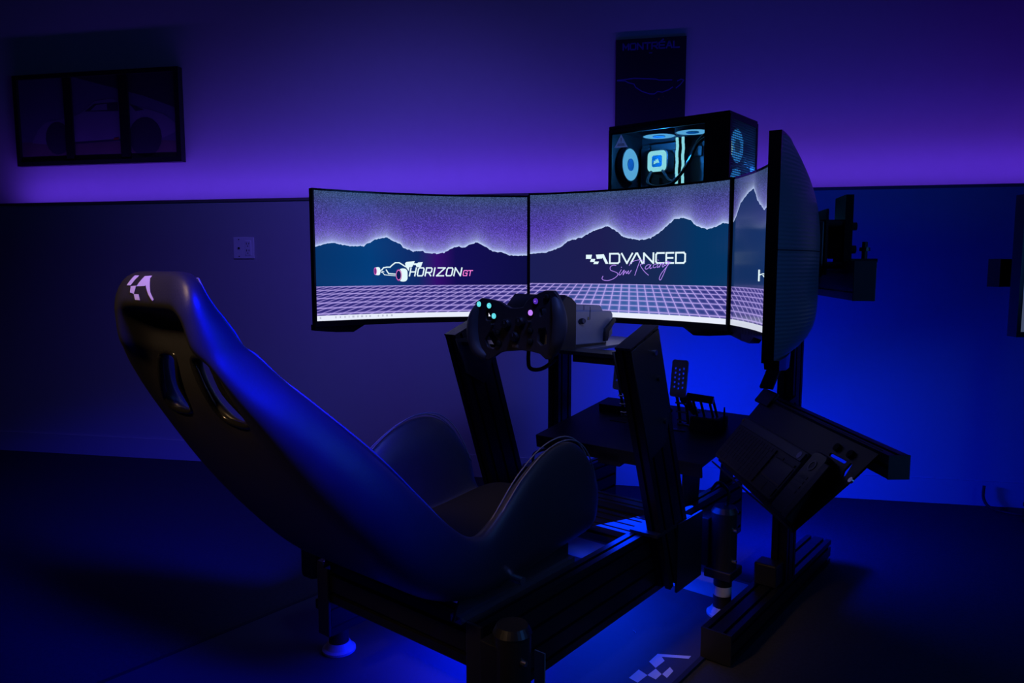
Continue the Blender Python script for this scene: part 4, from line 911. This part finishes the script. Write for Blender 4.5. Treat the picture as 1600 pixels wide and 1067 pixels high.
# perforated front
bm = bmesh.new()
box(bm, (X1 - .004, YA, ZA + .02), (X1 + .002, YA + .010, ZB - .012)); box(bm, (X1 - .004, YB - .010, ZA + .02), (X1 + .002, YB, ZB - .012)); box(bm, (X1 - .004, YA, ZB - .024), (X1 + .002, YB, ZB - .010)); box(bm, (X1 - .004, YA, ZA + .008), (X1 + .002, YB, ZA + .03))
obj('front_frame', bm, M_PLATE, t)
bm = bmesh.new()
for k in range(54):
    z = ZA + .03 + k * .0077; box(bm, (X1 - .002, YA + .010, z), (X1 - .0006, YB - .010, z + .0024))
for k in range(29):
    y = YA + .012 + k * .0076; box(bm, (X1 - .0025, y, ZA + .03), (X1 - .0011, y + .0022, ZB - .024))
o_ = obj('front_mesh', bm, mat('blue_grey_mesh', (0.05, 0.07, 0.10), .4, .4), t, kind='stuff')
for a_ in ((X0 + .03, YA + .03), (X0 + .03, YB - .03), (X1 - .03, YA + .03), (X1 - .03, YB - .03)):
    bm = bmesh.new(); cyl(bm, (*a_, ZA), (*a_, ZA + .008), .015, n=16); obj('foot', bm, M_RUB, t)
bm = bmesh.new(); cyl(bm, (X0, YA + .03, ZB - .05), (X0 - .012, YA + .03, ZB - .05), .006, n=12); obj('thumb_screw', bm, M_STEEL, t)

# ---------------------------------------------------------------- keyboard tray
P0 = Vector((.421, -.041, .60)); Xv = Vector((.65638, -.75443, 0)); Yv = Vector((.47478, .41307, .77715)); Zv = Vector((-.58630, -.51010, .62932))
TR = RIG @ Matrix(((Xv.x, Yv.x, Zv.x, P0.x), (Xv.y, Yv.y, Zv.y, P0.y), (Xv.z, Yv.z, Zv.z, P0.z), (0, 0, 0, 1)))
t = thing('keyboard_tray', 'dark tilted steel tray on an arm right of the rig', 'tray', TR, (.25, 0, -.02))
obj('tray_plate', plate2d([[(-.03, -.10), (.0, -.135), (.505, -.150), (.548, .010), (.560, .081), (-.035, .081)], rrect(.420, .022, .490, .030, .003), [(.503, .010), (.514, -.004), (.520, .002), (.512, .030), (.504, .030)]], .004, Matrix.Translation((0, 0, -.020)), bevel=.0005), M_PLATE, t)
obj('front_lip', B(((.0, -.150, -.022), (.505, -.146, -.006))), M_PLATE, t)
ti = TR.inverted() @ RIG; wz = ti.to_3x3() @ Vector((0, 0, 1)); pa, pb = Vector((-.05, .088, -.030)) - wz * .022, Vector((.592, .088, -.030)) - wz * .022
bm = bmesh.new(); beam(bm, pa, pb, .04, .045, up=wz, nw=1, nh=1); ar = obj('tray_arm', bm, M_ALU, t)
bm = bmesh.new(); box(bm, (-.0205, -.023, 0), (.0205, .023, .004), axis_mat(pb, pb - pa, wz)); obj('end_cap', bm, mat('matt_end_cap', (0.035, 0.028, 0.034), 0.6), ar)
bm = bmesh.new(); cyl(bm, (.548, .0, -.019), (.548, .0, -.014), .006, n=12); obj('bolt', bm, M_STEEL, t)
for x, y in ((.431, .045), (.488, .045)):
    bm = bmesh.new(); cyl(bm, (x, y, -.018), (x, y, -.012), .009, n=14); obj('knob', bm, M_HOLE, t)
ti = TR.inverted() @ RIG
def tl(x, y, z): return ti @ Vector((x, y, z))
bm = bmesh.new(); q0, q1 = tl(.452, .158, .79), tl(.446, .035, .672); box(bm, (-.018, -.004, 0), (.018, .004, (q1 - q0).length), axis_mat(q0, q1 - q0, wz)); obj('hinge_arm', bm, M_PLATE, t)
bm = bmesh.new(); beam(bm, tl(.47, .155, .62), tl(.47, .02, .60), .04, .04, up=ti.to_3x3() @ Vector((0, 0, 1)), nw=1, nh=1); obj('hinge_arm', bm, M_ALU, t)
bm = bmesh.new(); box(bm, (-.065, .055, -.022), (.03, .10, -.012)); obj('hinge_bracket', bm, M_PLATE, t, bevel=.004)
kb = thing('keyboard', 'dark wireless keyboard with touchpad lying on the tilted tray', 'keyboard', TR, (.19, -.06, -.016))
obj('keyboard_body', plate2d([rrect(0, -.128, .385, .0, .008)], .014, Matrix.Translation((.0, 0, -.008)), bevel=.003), M_KB, kb)
bm = bmesh.new(); box(bm, (.004, -.024, -.0005), (.383, -.002, .0025)); obj('top_strip', bm, mat('blue_grey_strip', (0.085, 0.095, 0.13), .45), kb, bevel=.001)
bm = bmesh.new(); random.seed(2)
for r_ in range(6):
    x = .006; y1 = -.030 - (0 if r_ == 0 else .0115 + (r_ - 1) * .0168); hh = .0095 if r_ == 0 else .0148; n_ = 15 if r_ < 5 else 10
    ws_ = [1] * 15 if r_ == 0 else ([1.2] + [1] * 11 + [1.6] if r_ < 5 else [1.1, 1.1, 1.1, 5, 1.1, 1.1, 1.1, 1.1])
    tot = sum(ws_); 
    for w_ in ws_:
        W2 = .262 * w_ / tot; box(bm, (x + .0008, y1 - hh, -.001), (x + W2 - .0008, y1, .0022)); x += W2
obj('keys', bm, M_KEY, kb, kind='stuff')
bm = bmesh.new(); box(bm, (.280, -.098, -.001), (.380, -.046, .0006)); obj('touchpad', bm, mat('smooth_touchpad', (0.045, 0.045, 0.052), .35), kb, bevel=.0005)
bm = bmesh.new(); box(bm, (.283, -.094, .0007), (.377, -.0932, .0010)); obj('touchpad_line', bm, M_YEL, kb)
bm = bmesh.new(); box(bm, (.280, -.042, -.001), (.318, -.036, .0016)); box(bm, (.322, -.042, -.001), (.378, -.036, .0016)); obj('media_keys', bm, M_KEY, kb)
bm = bmesh.new(); box(bm, (.280, -.123, -.001), (.329, -.101, .0016)); box(bm, (.331, -.123, -.001), (.380, -.101, .0016)); obj('touchpad_button', bm, M_KEY, kb)
bm = bmesh.new(); lathe(bm, (.364, -.012, .0026), (0, 0, 1), [(.0085, 0), (.0085, .001), (0, .001)], n=20); obj('round_badge', bm, mat('lilac_badge', (.36, .30, .6), .4), kb)
bm = bmesh.new(); cyl(bm, (.008, -.010, .0026), (.008, -.010, .004), .004, n=12); obj('yellow_button', bm, M_YEL, kb)
rm = thing('remote_control', 'slim dark remote with a ring button beside the keyboard touchpad', 'remote', TR, (.44, -.06, -.016))
obj('remote_body', plate2d([rrect(.412, -.135, .468, .012, .010)], .022, Matrix.Translation((0, 0, -.0065)), bevel=.004), M_PLAS, rm)
bm = bmesh.new(); lathe(bm, (.440, -.018, .0046), (0, 0, 1), [(.009, 0), (.009, .0012), (.0125, .0012), (.0125, 0)], n=24); obj('ring_button', bm, mat('grey_ring', (.16, .14, .17), .4), rm)
for k in range(4):
    bm = bmesh.new(); box(bm, (.422, -.050 - k * .012, .0042), (.458, -.043 - k * .012, .0054)); obj('rocker_button', bm, M_KB, rm)
obj('spine', B(((.472, -.140, -.017), (.500, .0, .008))), M_PLATE, rm, bevel=.003)

# ---------------------------------------------------------------- neighbouring rig at the right edge
NB = fr((0, 0), 0)
t = thing('neighbour_monitor_stand', 'black stand arm entering at the right edge of the view', 'monitor stand', NB, (2.05, 2.35, 0))
bm = bmesh.new(); beam(bm, (1.445, 2.20, .983), (2.1, 2.30, .983), .045, .082, nw=1, nh=2); ar_ = obj('side_arm', bm, M_ALU, t)
m_ = axis_mat((1.445, 2.20, .983), (.655, .1, 0)); bm = bmesh.new(); box(bm, (-.023, -.0415, -.004), (.023, .0415, 0), m_); obj('end_cap', bm, M_PLAS, ar_)
bm = bmesh.new(); beam(bm, (2.05, 2.345, .0), (2.05, 2.345, 1.2), .045, .08, up=(0, 1, 0), nw=1, nh=2); obj('post', bm, M_ALU, t)
bm = bmesh.new(); beam(bm, (2.05, 1.9, .041), (2.05, 2.8, .041), .08, .08, nw=2, nh=2); obj('foot', bm, M_ALU, t)
t = thing('neighbour_monitor', 'black monitor corner cut off by the right frame edge', 'monitor', NB, (1.85, 2.1, .80))
obj('bezel', B(((1.446, 2.09, .800), (2.15, 2.13, .815)), ((1.446, 2.09, .815), (1.458, 2.13, 1.19)), ((2.137, 2.09, .815), (2.15, 2.13, 1.19)), ((1.446, 2.09, 1.19), (2.15, 2.13, 1.205))), M_GLOSS, t)
obj('rear_shell', B(((1.458, 2.105, .815), (2.137, 2.14, 1.19))), M_PLAS, t, bevel=.004)
obj('screen', B(((1.458, 2.100, .815), (2.137, 2.104, 1.19))), emis('far_screen', (.12, .16, .30), .45), t)
obj('arm_mount', B(((1.78, 2.14, .94), (1.90, 2.22, 1.03))), M_PLATE, t)
bm = bmesh.new(); tube(bm, [(1.955, 2.955, .10), (1.952, 2.95, .05), (1.965, 2.93, .018), (2.0, 2.90, .008), (2.08, 2.84, .008), (2.3, 2.72, .008)], .006, n=8)
tag(obj('hanging_cable', bm, M_PLAS, frame=NB), 'thin dark cable curving to the floor at the right edge', 'cable')
